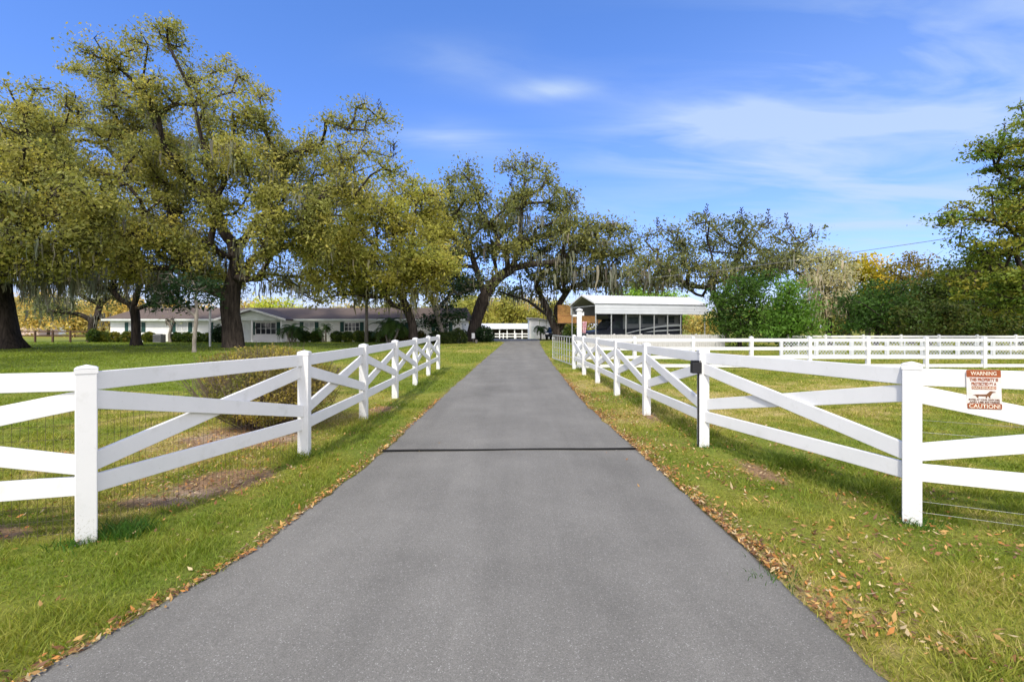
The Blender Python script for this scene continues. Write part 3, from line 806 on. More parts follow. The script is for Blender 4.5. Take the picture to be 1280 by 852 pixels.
# ------------------------------------------------------------------ ranch house
hx = lambda px: (px - 640) * 0.09
D = 54.0
h = empty('ranch_house', (0, 0, 0), 'long low white ranch house with brown shingle roof and green shutters', 'house')
x0, x1 = hx(138), hx(577)
m_ = MB(); m_.box((x0, D, -0.05), (x1, D + 9, 2.40)); m_.build('wall', M['paint'], h)
def roof(xa, xb, ya, yb, ze, zr, ov, hip, name, mat, parent, th=0.14):
    ym = (ya + yb) / 2
    m_ = MB()
    A = [(xa - ov, ya - ov, ze), (xb + ov, ya - ov, ze), (xb + ov, yb + ov, ze), (xa - ov, yb + ov, ze), (xa - ov + hip, ym, zr), (xb + ov - hip, ym, zr)]
    B = [(p, q, z - th) for p, q, z in A]
    m_.add(A + B, [(0, 1, 5, 4), (2, 3, 4, 5), (1, 2, 5), (3, 0, 4), (6, 10, 11, 7), (8, 11, 10, 9), (7, 11, 8), (9, 10, 6), (0, 6, 7, 1), (1, 7, 8, 2), (2, 8, 9, 3), (3, 9, 6, 0)])
    return m_.build(name, mat, parent)
roof(x0, x1, D, D + 9, 2.52, 3.98, 0.55, 0.35, 'roof', M['shingle'], h)
m_ = MB(); m_.box((x0 - 0.56, D - 0.60, 2.33), (x1 + 0.56, D - 0.552, 2.535)); m_.build('fascia', M['mint'], h)
m_ = MB(); m_.box((x0 - .3, D - 0.55, 2.34), (x1 + .3, D - 0.003, 2.378)); m_.build('soffit', M['mint'], h)
def window(pa, pb, za, zb, glass, nm=2, s1=True, s2=True, y=D):
    a, b = hx(pa), hx(pb)
    f = MB(); t = 0.07
    f.box((a - t, y - 0.05, za - t), (a, y - 0.003, zb + t)); f.box((b, y - 0.05, za - t), (b + t, y - 0.003, zb + t))
    f.box((a, y - 0.05, zb), (b, y - 0.003, zb + t)); f.box((a, y - 0.06, za - t), (b, y - 0.003, za))
    for k in range(1, nm): f.box((a + (b - a) * k / nm - 0.03, y - 0.048, za), (a + (b - a) * k / nm + 0.03, y - 0.003, zb))
    f.box((a, y - 0.046, (za + zb) / 2 - 0.02), (b, y - 0.004, (za + zb) / 2 + 0.02))
    w_ = f.build('window', M['paint'], h)
    g_ = MB(); g_.box((a + .001, y - 0.022, za + .001), (b - .001, y - 0.006, zb - .001)); g_.build('pane', glass, w_)
    for on, sx in ((s1, a - t - 0.45), (s2, b + t + 0.02)):
        if on:
            q = MB(); q.box((sx, y - 0.045, za - 0.1), (sx + 0.43, y - 0.004, zb + 0.1))
            for z in np.arange(za, zb, 0.12): q.box((sx + 0.04, y - 0.055, z), (sx + 0.39, y - 0.046, z + 0.07))
            q.build('shutter', M['shutter'], h)
window(162, 176, 1.15, 2.08, M['blind'], 2)
window(221, 234.5, 1.15, 2.08, M['blind'], 2)
window(268, 292, 1.15, 2.08, M['blind'], 3)
window(380.5, 392.5, 1.05, 2.12, M['blind'], 2)
window(431, 449, 1.2, 2.1, M['glass'], 4)
window(488, 505, 1.15, 2.08, M['glass'], 3)
window(545, 560, 1.15, 2.08, M['glass'], 3)
window(320, 345, 0.85, 2.1, M['glass'], 4)
m_ = MB(); m_.box((hx(305), D - 0.045, 0.0), (hx(305) + 0.95, D - 0.004, 2.1)); dr = m_.build('door', M['mint'], h)
m_ = MB(); m_.tube([(hx(305) + 0.85, D - 0.09, 1.0), (hx(305) + 0.85, D - 0.046, 1.0)], 0.035, 8); m_.build('door_handle', M['black'], dr)
m_ = MB(); m_.box((hx(306) + 1.25, D - 0.12, 1.45), (hx(306) + 1.42, D - 0.004, 1.75)); m_.build('wall_lamp', M['black'], h)
# porch gable
ga, gb_, gm, yp = hx(288), hx(367), hx(327.5), D - 2.2
m_ = MB(); m_.prism([(ga + .25, 2.36), (gb_ - .25, 2.36), (gm, 3.36)], (yp, yp + 0.1), lambda a_, b2, e_: (a_, e_, b2)); m_.build('porch_gable', M['mint'], h)
m_ = MB(); m_.prism([(ga - .25, 2.34), (gm, 3.50), (gb_ + .25, 2.34), (gb_ + .25, 2.50), (gm, 3.66), (ga - .25, 2.50)], (yp - 0.3, D + 3.4), lambda a_, b2, e_: (a_, e_, b2)); m_.build('porch_roof', M['shingle'], h)
m_ = MB()
m_.prism([(ga - .28, 2.28), (gm, 3.44), (gb_ + .28, 2.28), (gb_ + .28, 2.52), (gm, 3.68), (ga - .28, 2.52)], (yp - 0.36, yp - 0.302), lambda a_, b2, e_: (a_, e_, b2)); m_.build('porch_trim', M['paint'], h)
for px in (292, 327.8, 363):
    m_ = MB(); m_.box((hx(px) - 0.075, yp + 0.0, 0.06), (hx(px) + 0.075, yp + 0.15, 2.355)); m_.build('porch_post', M['paint'], h)
m_ = MB(); m_.box((ga, yp - 0.2, -0.02), (gb_, D - 0.003, 0.06)); m_.build('porch_floor', M['paint'], h)
for px, w_ in ((205, 0.5), (420, 0.4)):
    m_ = MB(); m_.box((hx(px), D + 4.6, 3.5), (hx(px) + w_, D + 5.1, 4.25)); m_.build('vent', M['darkwood'], h)

# air unit
m_ = MB(); a = hx(198) * 51 / 54
ac = empty('air_unit', (a + 0.4, 50.6, 0), 'grey boxy air conditioning unit standing in the house hedge', 'air conditioner')
m_.box((-0.4, -0.4, 0.0), (0.4, 0.4, 0.86)); m_.build('case', M['acgrey'], ac, bevel=0.02)
m_ = MB()
for z in np.arange(0.1, 0.8, 0.07): m_.box((-0.36, -0.415, z), (0.36, -0.402, z + 0.03))
m_.build('grille', M['black'], ac)
m_ = MB(); m_.tube([(0, 0, 0.862), (0, 0, 0.90)], 0.3, 14); m_.build('fan_guard', M['black'], ac)
# thin pale pole in the lawn
pl_ = empty('lawn_pole', tuple(at(262.5, 433, 40)[:2]) + (0,), 'slim pale metal pole standing in the lawn left of the biggest oak trunk', 'pole')
m_ = MB(); m_.tube([(0, 0, -0.05), (0, 0, 3.15)], 0.085, 8); m_.build('shaft', M['galv'], pl_)
m_ = MB(); m_.tube([(0, 0, 3.15), (0, 0, 3.2)], 0.12, 8); m_.build('finial', M['galv'], pl_)

# ------------------------------------------------------------------ carport and motorhome
th = R(17); U = np.array([math.cos(th), math.sin(th)]); W = np.array([-math.sin(th), math.cos(th)]); O = np.array([7.0, 40.0])
L, WD = 10.9, 4.9
cp = empty('metal_carport', (O[0], O[1], 0), 'open white metal carport sheltering the dark motorhome', 'carport', rz=th)
zE, zR = 3.62, 4.38
m_ = MB(); ov = 0.12
m_.prism([(-ov, zE - 0.03), (WD / 2, zR), (WD + ov, zE - 0.03), (WD + ov, zE + 0.04), (WD / 2, zR + 0.07), (-ov, zE + 0.04)], (-0.15, L + 0.1), lambda a_, b2, e_: (e_, a_, b2)); rf = m_.build('roof', M['roofwhite'], cp)
m_ = MB()
for k in range(0, 38):
    x = -0.1 + k * 0.29
    for p, q in (((x, -ov, zE + 0.052), (x, WD / 2, zR + 0.082)), ((x, WD + ov, zE + 0.052), (x, WD / 2, zR + 0.082))): m_.beam(p, q, 0.05, 0.022)
m_.build('roof_ribs', M['roofwhite'], rf)
for vv in (-0.02, WD + 0.02):
    m_ = MB(); m_.box((-0.1, vv - 0.02, 2.73), (L + 0.05, vv + 0.02, zE - 0.04))
    for z in np.arange(2.78, 3.5, 0.23): m_.box((-0.1, vv - 0.034, z), (L + 0.05, vv - 0.021, z + 0.06))
    m_.build('side_panel', M['sidemetal_shadevinyl'], cp)
m_ = MB(); m_.prism([(-0.08, zE - 0.045), (WD / 2, zR - 0.012), (WD + 0.08, zE - 0.045), (WD + 0.08, zE - 0.055), (WD / 2, zR - 0.024), (-0.08, zE - 0.055)], (-0.12, L + 0.08), lambda a_, b2, e_: (e_, a_, b2)); m_.build('roof_shade_sheet', M['acgrey'], cp)  # dark sheet added under the roof to stand for its shaded underside
m_ = MB(); m_.box((-0.05, WD - 0.035, 2.73), (L, WD - 0.004, zE - 0.06)); m_.build('side_shade_sheet', M['acgrey'], cp)  # added dark sheet, painting the shade inside the far side panel
sp_ = [0.0]
for px in (764.6, 782.8, 800.5, 818.2, 835, 851.4):
    k = (px - 640) / 600; sp_.append((k * 40 - 7) / (U[0] - U[1] * k))
sp_.append(L - 0.05)
for s in sp_:
    m_ = MB(); m_.box((s - 0.035, 0.03, 0), (s + 0.035, 0.10, zE - 0.1)); m_.build('post', M['galv'], cp)
for s in (0.0, 2.6, 5.2, 7.8, L - 0.05):
    m_ = MB(); m_.box((s - 0.035, WD - 0.10, 0), (s + 0.035, WD - 0.03, zE - 0.1)); m_.build('post', M['galv'], cp)
for s in (0.0, 2.6, 5.2, 7.8, L - 0.05):
    m_ = MB(); m_.beam((s, 0, zE - 0.07), (s, WD / 2, zR - 0.04), 0.06, 0.06); m_.beam((s, WD, zE - 0.07), (s, WD / 2, zR - 0.04), 0.06, 0.06); m_.beam((s, 0.1, zE - 0.2), (s, WD - 0.1, zE - 0.2), 0.05, 0.06); m_.build('truss', M['galv'], cp)
m_ = MB()
m_.prism([(-0.1, zE - 0.08), (WD / 2, zR - 0.02), (WD + 0.1, zE - 0.08), (WD + 0.1, zE + 0.05), (WD / 2, zR + 0.09), (-0.1, zE + 0.05)], (-0.19, -0.155), lambda a_, b2, e_: (e_, a_, b2)); m_.build('gable_trim', M['roofwhite'], cp)

rv = empty('motorhome', tuple(O + W * 1.0) + (0,), 'dark navy motorhome with silver swoosh parked under the white carport', 'motorhome', rz=th)
prof = [(-0.1, 0.55), (-0.1, 1.05), (0.1, 1.22), (1.55, 1.40), (2.3, 2.25), (1.75, 2.33), (1.6, 2.7), (2.0, 3.1), (9.1, 3.2), (9.2, 3.1), (9.2, 0.55)]
m_ = MB(); m_.prism(prof, (0.0, 2.4), lambda a_, b2, e_: (a_, e_, b2)); m_.build('body', M['navy'], rv, bevel=0.03)
def decal(poly, mat, name, y=-0.012, th_=0.008):
    q = MB(); q.prism(poly, (y, y + th_), lambda a_, b2, e_: (a_, e_, b2)); return q.build(name, mat, rv)
decal([(3.1, 1.45), (3.1, 2.75), (8.8, 2.75), (8.8, 1.75), (6.0, 1.65)], M['coachgrey'], 'side_panel')
def rvwin(a_, b2, c_, d_):
    f = MB(); f.box((a_ - 0.07, -0.03, c_ - 0.07), (b2 + 0.07, -0.0135, d_ + 0.07)); w_ = f.build('window', M['coachgrey'] if a_ > 3 else M['navy'], rv)
    g_ = MB(); g_.box((a_, -0.04, c_), (b2, -0.031, d_)); g_.build('pane', M['glass'], w_)
rvwin(3.55, 4.6, 1.9, 2.5); rvwin(5.0, 6.6, 1.9, 2.6); rvwin(7.3, 8.3, 2.0, 2.55)
decal([(1.95, 1.5), (2.85, 1.5), (2.85, 2.15), (2.42, 2.15)], M['glass'], 'cab_window', -0.014)
sw = [(3.3 + 0.0, 1.05)] + [(3.3 + t * 5.7, 1.05 + 0.85 * math.sin(t * 1.5) ** 0.9) for t in np.linspace(0.04, 1, 14)]
lo_ = [(x_, z_ - 0.05 - 0.16 * ((x_ - 3.3) / 5.7)) for x_, z_ in sw[::-1]]
decal(sw + lo_[:-1], M['silver'], 'swoosh', -0.024)
decal([(5.2, 1.15), (6.5, 1.35), (9.1, 1.45), (9.1, 1.33), (6.6, 1.22)], M['silver'], 'swoosh', -0.02)
q = MB(); q.add([(1.58, 0.15, 1.45), (2.27, 0.15, 2.2), (2.27, 2.25, 2.2), (1.58, 2.25, 1.45)], [(0, 1, 2, 3)])
q.v = [(x_ - 0.03, y_, z_ + 0.02) for x_, y_, z_ in q.v]; q.build('windscreen', M['glass'], rv)
for yy in (0.25, 1.75):
    q = MB(); q.box((-0.135, yy, 0.85), (-0.102, yy + 0.4, 1.02)); q.build('headlight', M['chrome'], rv)
q = MB(); q.box((-0.14, 0.7, 0.75), (-0.103, 1.7, 1.05)); q.build('grille', M['chrome'], rv)
for s in (0.9, 6.7):
    for yy in (-0.02, 2.17):
        q = MB(); q.tube([(s, yy, 0.42), (s, yy + 0.25, 0.42)], 0.42, 18); wh = q.build('wheel', M['rubber'], rv)
        q = MB(); q.tube([(s, yy - 0.012, 0.42), (s, yy + 0.03, 0.42)], 0.22, 12); q.build('rim', M['chrome'], wh)
for s in (4.2, 7.4):
    q = MB(); q.box((s, 0.8, 3.19), (s + 0.9, 1.6, 3.42)); q.build('roof_unit', M['coachgrey'], rv)

# ------------------------------------------------------------------ timber shelter, barn, stable, car
ts = empty('timber_shelter', (0, 0, 0), 'orange slatted timber shelter on dark posts behind the carport', 'shelter')
yS = 57.0; f57 = yS / 600
def tx(px): return (px - 640) * f57
def tz(py): return 1.6 + (409 - py) * f57
def slats(pa, pb, pt, pb_, y):
    q = MB(); z = tz(pb_)
    while z < tz(pt) - 0.05: q.box((tx(pa), y, z), (tx(pb), y + 0.04, z + 0.19)); z += 0.215
    q.build('slat_wall', M['wood'], ts)
slats(697, 717, 382, 403.5, yS); slats(717.2, 751, 394, 403.5, yS + 0.3); slats(751.5, 758, 399, 403.5, yS + 0.3)
for px in (698.5, 716, 733, 750):
    q = MB(); q.box((tx(px) - 0.12, yS + 0.36, -0.05), (tx(px) + 0.12, yS + 0.6, tz(385 if px < 720 else 395))); q.build('post', M['darkwood'], ts)
q = MB(); q.box((tx(696), yS - 0.05, tz(404.5)), (tx(758), yS + 0.6, tz(403.6))); q.build('beam', M['darkwood'], ts)
q = MB(); q.box((tx(695), yS + 0.6, tz(395)), (tx(752), yS + 4.0, tz(393.5))); q.build('roof', M['darkwood'], ts)

bn = empty('white_barn', (0, 0, 0), 'small white barn with sloping pale roof at the end of the drive', 'barn')
dB = 67.0; fb = dB / 600
bx = lambda px: (px - 640) * fb
zb0 = float(gz(dB)) - 0.1
q = MB(); q.prism([(bx(661.5), zb0), (bx(699), zb0), (bx(699), 1.72), (bx(688), 2.45), (bx(672), 2.75), (bx(661.5), 2.8)], (dB, dB + 6), lambda a_, b2, e_: (a_, e_, b2)); q.build('wall', M['paint'], bn)
q = MB(); q.prism([(bx(659.5), 2.83), (bx(672), 2.78), (bx(688), 2.48), (bx(700.5), 1.68), (bx(700.5), 1.80), (bx(688), 2.60), (bx(672), 2.92), (bx(659.5), 2.97)], (dB - 0.25, dB + 6.2), lambda a_, b2, e_: (a_, e_, b2)); q.build('roof', M['greywood'], bn)
q = MB(); q.box((bx(664), dB - 0.04, zb0 + .05), (bx(669), dB - 0.003, 1.75)); q.build('door', M['mint'], bn)

st = empty('low_stable', (0, 0, 0), 'low white roofed stable with dark open stalls beyond the drive', 'stable')
dS = 90.0; fs = dS / 600; sx = lambda px: (px - 640) * fs; g0 = float(gz(dS))
q = MB(); q.prism([(dS - 0.4, 1.28), (dS + 6, 2.25), (dS + 6, 2.37), (dS - 0.4, 1.42)], (sx(585), sx(664)), lambda a_, b2, e_: (e_, a_, b2)); q.build('roof', M['roofwhite'], st)
q = MB(); q.box((sx(585), dS + 5.6, g0), (sx(664), dS + 5.8, 2.15)); q.build('back_wall', M['darkwood'], st)
for k in range(9):
    x_ = sx(587) + k * (sx(662) - sx(587)) / 8
    q = MB(); q.box((x_ - 0.09, dS - 0.1, g0 - 0.05), (x_ + 0.09, dS + 0.08, 1.34)); q.build('post', M['paint'], st)
for k in (1, 3, 4, 6):
    x_ = sx(587) + k * (sx(662) - sx(587)) / 8
    q = MB(); q.box((x_ + 0.1, dS + 1.2, g0), (x_ + 1.2, dS + 1.25, 0.35)); q.build('stall_panel', M['darkwood'], st)

def car(x, y, rz, label, body, name):
    c = empty(name, (x, y, float(gz(y))), label, 'car', rz=rz)
    pr = [(-2.2, 0.4), (-2.25, 0.85), (-2.1, 1.0), (-1.15, 1.1), (-0.45, 1.6), (1.3, 1.65), (2.0, 1.15), (2.2, 1.05), (2.25, 0.4)]
    q = MB(); q.prism(pr, (-0.9, 0.9), lambda a_, b2, e_: (a_, e_ * (1 - 0.12 * max(0, b2 - 1.0) / 0.65), b2)); q.build('body', body, c, bevel=0.04)
    for s_ in (-1, 1):
        q = MB(); q.prism([(-1.0, 1.14), (-0.45, 1.54), (1.2, 1.58), (1.65, 1.2)], (s_ * 0.885, s_ * 0.895), lambda a_, b2, e_: (a_, e_ * (1 - 0.11 * (b2 - 1.0) / 0.65), b2)); q.build('side_window', M['glass'], c)
        for t in (-1.4, 1.4):
            q = MB(); q.tube([(t, s_ * 0.72, 0.33), (t, s_ * 0.92, 0.33)], 0.33, 14); wv = q.build('wheel', M['rubber'], c)
            q = MB(); q.tube([(t, s_ * 0.90, 0.33), (t, s_ * 0.935, 0.33)], 0.18, 10); q.build('rim', M['chrome'], wv)
        q = MB(); q.box((-2.285, s_ * 0.62 - 0.18, 0.74), (-2.24, s_ * 0.62 + 0.18, 0.9)); q.build('headlight', M['chrome'], c)
    q = MB(); q.add([(-1.12, -0.78, 1.16), (-1.12, 0.78, 1.16), (-0.5, 0.68, 1.58), (-0.5, -0.68, 1.58)], [(0, 1, 2, 3)]); q.v = [(a_ - 0.03, b2, c_ + 0.02) for a_, b2, c_ in q.v]; q.build('windscreen', M['glass'], c)
    return c
car(5.6, 62.5, R(75), 'dark car parked beside the white barn, half hidden behind the open gate', M['car'], 'parked_car')

# little white sign by the trunk
ps = empty('yard_sign', (-4.0, 49.5, 0), 'small white marker sign on a short stake below the leaning oak trunk', 'sign')
q = MB(); q.box((-0.16, -0.02, 0.45), (0.16, 0.0, 1.0)); q.build('sign_plate', M['paint'], ps)
q = MB(); q.box((-0.03, 0.002, -0.05), (0.03, 0.05, 0.8)); q.build('stake', M['palebark'], ps)
q = MB(); q.tube([(-2.0 - 1.65 + 0.0, 49.0, 0.0), (-3.65, 49.0, 0.35)], 0.14, 8)
tag(q.build('edge_stone', M['palebark']), 'short pale stump marker beside the drive end next to the white marker sign', 'marker')

# distant tan houses
for (px, d_, w_, hh, lb) in [(28, 135, 9, 3.0, 'distant tan house with pale roof beyond the brown rail fence'), (46, 140, 6, 3.4, 'distant white shed beyond the brown rail fence')]:
    hh_ = empty('distant_house', (at(px, 400, d_)[0], d_, float(gz(d_))), lb, 'house')
    q = MB(); q.box((-w_ / 2, 0, -.1), (w_ / 2, 6, hh)); q.build('wall', M['tan'] if w_ > 7 else M['paint'], hh_)
    roof(-w_ / 2, w_ / 2, 0, 6, hh + 0.1, hh + 1.6, 0.4, 1.0, 'roof', M['greywood'], hh_)
    q = MB(); q.box((-w_ / 4, -0.04, 0.9), (-w_ / 4 + 1.2, -0.003, 1.9)); q.build('window', M['glass'], hh_)

# power line
p0, p1 = np.array([24.5, 26.0, 6.55]), np.array([2.0, 66.0, 7.3])
q = MB(); q.tube([p0 + (p1 - p0) * t - np.array([0, 0, 1.3 * 4 * t * (1 - t) * 0.45]) for t in np.linspace(0, 1, 24)], 0.02, 4)
tag(q.build('power_line', M['acgrey']), 'thin grey power line sagging across the sky from the tall tree by the hedge', 'cable')


# ------------------------------------------------------------------ trees
def frusta(P, Q, rp, rq, n=5):
    d = Q - P; L = np.linalg.norm(d, axis=1, keepdims=True); d = d / np.maximum(L, 1e-6)
    ref = np.where(np.abs(d[:, 2:3]) > 0.9, np.array([[1.0, 0, 0]]), np.array([[0, 0, 1.0]]))
    a = np.cross(d, ref); a /= np.linalg.norm(a, axis=1, keepdims=True); b = np.cross(d, a)
    t = np.arange(n) * 2 * np.pi / n
    ring = np.cos(t)[None, :, None] * a[:, None] + np.sin(t)[None, :, None] * b[:, None]
    V = np.concatenate([P[:, None] + ring * rp[:, None, None], (Q + d * rq[:, None] * 0.25)[:, None] + ring * rq[:, None, None]], 1)
    m_ = len(P); base = (np.arange(m_) * 2 * n)[:, None]; k = np.arange(n)[None]
    F_ = np.stack([base + k, base + (k + 1) % n, base + n + (k + 1) % n, base + n + k], 2).reshape(-1, 4)
    return V.reshape(-1, 3), F_


def leaf_cards(cen, size, col, g, droop=0.0):
    n = len(cen)
    u = g.normal(0, 1, (n, 3)); u[:, 2] -= droop; u /= np.linalg.norm(u, axis=1, keepdims=True)
    v = g.normal(0, 1, (n, 3)); v -= (v * u).sum(1, keepdims=True) * u; v /= np.linalg.norm(v, axis=1, keepdims=True)
    s = size[:, None]
    V = np.stack([cen - u * s * 0.6, cen + v * s * 0.30, cen + u * s * 0.6, cen - v * s * 0.30], 1).reshape(-1, 3)
    b0 = (np.arange(n) * 4)[:, None]
    return V, b0 + np.arange(4)[None], np.repeat(col, 4, 0)


def strands(tops, length, width, col, g, seg=4):
    """hanging moss ribbons"""
    n = len(tops)
    th_ = g.random(n) * 2 * np.pi; sx_ = np.stack([np.cos(th_), np.sin(th_), np.zeros(n)], 1)
    rows = []
    dx = g.normal(0, 0.10, (n, 3)); dx[:, 2] = 0
    for k in range(seg + 1):
        t = k / seg
        c = tops + np.array([0, 0, -1.0]) * (length * t)[:, None] + dx * (length * t)[:, None] + sx_ * (0.08 * np.sin(t * 8 + th_ * 3) * length * t)[:, None]
        wd = width * [0.9, 1.0, 0.75, 0.45, 0.05][min(k, 4)]
        rows.append(c - sx_ * wd[:, None] / 2); rows.append(c + sx_ * wd[:, None] / 2)
    V = np.stack(rows, 1).reshape(-1, 3)
    b0 = (np.arange(n) * 2 * (seg + 1))[:, None, None]; k = (np.arange(seg) * 2)[None, :, None]
    Fq_ = (b0 + k + np.array([0, 1, 3, 2])[None, None]).reshape(-1, 4)
    return V, Fq_, np.repeat(col, 2 * (seg + 1), 0)


MOSS = np.array([0.20, 0.20, 0.145])


def tree(name, label, d, trunk, r0, blobs, pal, seed, cat='tree', group=None, lsize=1.0, dens=1.0, moss=0.0, moss_len=1.6, spots=(), bark='bark', spread=0.35, flare=1.6, rmin=None, lpc=70,
         flat=0.65, limbs=(), clump=1.0, mosscol=MOSS, bare=(), gap=0.0, twig=1.0, bright=2.7):
    g = np.random.default_rng(seed)
    f = d / F
    zg = float(gz(d))
    tp_ = [at(t[0], t[1], d + (t[2] if len(t) > 2 else 0)) for t in trunk]
    tp_[0][2] = zg - 0.1
    base = np.array([tp_[0][0], tp_[0][1], zg])
    # --- trunk path, smooth
    def dense(pts, step):
        out = []
        pts = np.array(pts); n = len(pts)
        for i in range(n - 1):
            p0_, p1_, p2_, p3_ = pts[max(i - 1, 0)], pts[i], pts[i + 1], pts[min(i + 2, n - 1)]
            k = max(2, int(np.linalg.norm(p2_ - p1_) / step))
            for t in np.arange(k) / k:
                out.append(0.5 * ((2 * p1_) + (-p0_ + p2_) * t + (2 * p0_ - 5 * p1_ + 4 * p2_ - p3_) * t * t + (-p0_ + 3 * p1_ - 3 * p2_ + p3_) * t ** 3))
        out.append(pts[-1]); return np.array(out)
    path = dense(tp_, max(0.35, 0.012 * d))
    nodes = [p for p in path]; par = [-1] + list(range(len(path) - 1)); plen = [0.0]
    for i in range(1, len(path)): plen.append(plen[-1] + np.linalg.norm(path[i] - path[i - 1]))
    ntr = len(path)
    start_ok = max(1, int(ntr * 0.5))
    def add_chain(i0, pts):
        i = i0
        for p in pts:
            nodes.append(p); par.append(i); plen.append(plen[i] + np.linalg.norm(p - nodes[i])); i = len(nodes) - 1
        return i
    for lm in limbs:
        pts = [at(t[0], t[1], d + (t[2] if len(t) > 2 else 0)) for t in lm]
        A = np.array(nodes); i0 = int(np.argmin(np.linalg.norm(A - pts[0], axis=1)))
        pp = dense([nodes[i0]] + pts, max(0.5, 0.018 * d))[1:]
        add_chain(i0, pp)
    # --- targets
    T, TR, TB = [], [], []
    crown = np.array([[b[0], b[1]] for b in blobs], float); cc = crown.mean(0); half = max(3.0, (np.abs(crown - cc).max(0)[0]) * f)
    for b in blobs:
        px, py, r = b[:3]; bd = b[3] if len(b) > 3 and b[3] is not None else g.uniform(-1, 1) * spread * half
        bden = b[4] if len(b) > 4 else 1.0
        c = at(px, py, d + bd); rm = r * (d + bd) / F
        n = max(3, int(bden * dens * r * r / 48 / clump ** 2))
        q = g.normal(0, 1, (n * 3, 3)); q /= np.linalg.norm(q, axis=1, keepdims=True); q *= (g.random((n * 3, 1)) ** 0.45)
        q[:, 2] *= 0.9
        pos = c + q * rm
        if gap > 0:
            nz = fbm(pos[:, 0] * 0.55 / clump + pos[:, 1] * 0.2 + seed, pos[:, 2] * 0.6 / clump + pos[:, 1] * 0.25, seed, 2)
            pos = pos[np.argsort(-nz + g.random(len(pos)) * (1 - gap))]
        pos = pos[:n]; pos = pos[pos[:, 2] > zg + 0.25]
        T += list(pos); TR += [1.0] * len(pos); TB += [0] * len(pos)
    T = np.array(T); TR = np.array(TR)
    top = path[start_ok]
    order = np.argsort(np.linalg.norm(T - top, axis=1))
    A = np.zeros((len(T) * 8 + len(nodes) + 50, 3)); A[:len(nodes)] = nodes; PLn = np.zeros(len(A)); PLn[:len(nodes)] = plen
    seg = max(0.6, 0.028 * d)
    tipidx = np.zeros(len(T), int)
    for ti in order:
        t = T[ti]; n = len(nodes)
        dist = np.linalg.norm(A[:n] - t, axis=1)
        cost = dist + 0.22 * PLn[:n] + 0.5 * np.maximum(0, A[:n, 2] - t[2]) * 0.6
        cost[:start_ok] += 50
        i = int(np.argmin(cost)); p = np.array(nodes[i]); dd_ = dist[i]
        k = max(1, min(7, int(dd_ / seg)))
        pts = []
        for j in range(1, k + 1):
            s = j / k
            q = p + (t - p) * s + np.array([0, 0, 0.10 * dd_ * math.sin(math.pi * s)])
            if j < k: q = q + g.normal(0, 0.07 * dd_ / k + 0.03, 3)
            pts.append(q)
        n0 = len(nodes); tipidx[ti] = add_chain(i, pts)
        A[n0:len(nodes)] = nodes[n0:]; PLn[n0:len(nodes)] = plen[n0:]
    bare_tips = []; bare0 = len(nodes)
    for b in bare:                       # leafless sprays: a rising stem with alternate side twigs
        px, py, r = b[:3]; c = at(px, py, d + (b[3] if len(b) > 3 else 0)); rm = r * f
        n = len(nodes); low = c - np.array([0, 0, rm])
        i0 = int(np.argmin(np.linalg.norm(np.array(nodes[start_ok:]) - low, axis=1))) + start_ok
        for _s in range(3 if r > 25 else 1):
            lean_ = g.normal(0, 0.38); st = [low + np.array([lean_ * rm * t + 0.05 * rm * math.sin(t * 6 + _s), g.normal(0, .02) * rm, 1.9 * rm * t]) for t in np.linspace(0.12, 1, 7)]
            k0 = len(nodes); bare_tips.append(add_chain(i0, st))
            for q_ in range(1, 7):
                for sd_ in (-1, 1, g.choice([-1, 1])):
                    if g.random() < 0.2: continue
                    L_ = rm * g.uniform(0.35, 0.7) * (1 - 0.09 * q_); p_ = np.array(nodes[k0 + q_]); dr = np.array([sd_ * g.uniform(0.4, 0.9), g.normal(0, 0.4), g.uniform(0.5, 1.0)]); dr /= np.linalg.norm(dr)
                    k1 = len(nodes); bare_tips.append(add_chain(k0 + q_, [p_ + dr * L_ * 0.5, p_ + dr * L_ + np.array([0, 0, 0.12 * L_])]))
                    for _t in range(3):
                        d2 = dr + g.normal(0, 0.5, 3); d2 /= np.linalg.norm(d2); bare_tips.append(add_chain(k1, [np.array(nodes[k1]) + d2 * L_ * 0.4]))
    Nn = np.array(nodes); par_ = np.array(par)
    cnt = np.zeros(len(Nn)); cnt[tipidx] += TR * 1.0; cnt[bare_tips] += 0.02
    for i in range(len(Nn) - 1, 0, -1):
        if par_[i] >= 0: cnt[par_[i]] += cnt[i]
    tot = max(cnt[0], 1)
    rmn = rmin if rmin else 0.00052 * d * twig
    rad = np.maximum(rmn, 0.95 * r0 * (np.maximum(cnt, 0.02) / tot) ** 0.41)
    rad[bare0:] = np.clip(rad[bare0:], 0.00018 * d, 0.0006 * d)
    # trunk with flared, ridged foot
    nt_ = 14; Vt = []
    hgt = np.array([p[2] - zg for p in path])
    for i, p in enumerate(path):
        dv_ = path[min(i + 1, ntr - 1)] - path[max(i - 1, 0)]; dv_ /= np.linalg.norm(dv_)
        a_ = np.cross(dv_, [0.2, 1, 0.1]); a_ /= np.linalg.norm(a_); b2 = np.cross(dv_, a_)
        fl = 1 + (flare - 1) * math.exp(-max(hgt[i], 0) / (r0 * 0.9))
        rr = max(rad[i], r0 * (1 - 0.28 * i / ntr)) if i < ntr * 0.75 else max(rad[i], r0 * 0.6)
        for k in range(nt_):
            t = 2 * math.pi * k / nt_
            wob = 1 + 0.07 * math.sin(3 * t + seed + hgt[i] * 0.4) + 0.05 * math.sin(7 * t + hgt[i] * 1.3) + (fl - 1) * (0.75 + 0.5 * math.sin(5 * t + seed))
            Vt.append(p + rr * wob * (math.cos(t) * a_ + math.sin(t) * b2))
    it = np.arange(ntr * nt_).reshape(ntr, nt_)
    Ft = np.stack([it[:-1].ravel(), np.roll(it, -1, 1)[:-1].ravel(), np.roll(it, -1, 1)[1:].ravel(), it[1:].ravel()], 1)
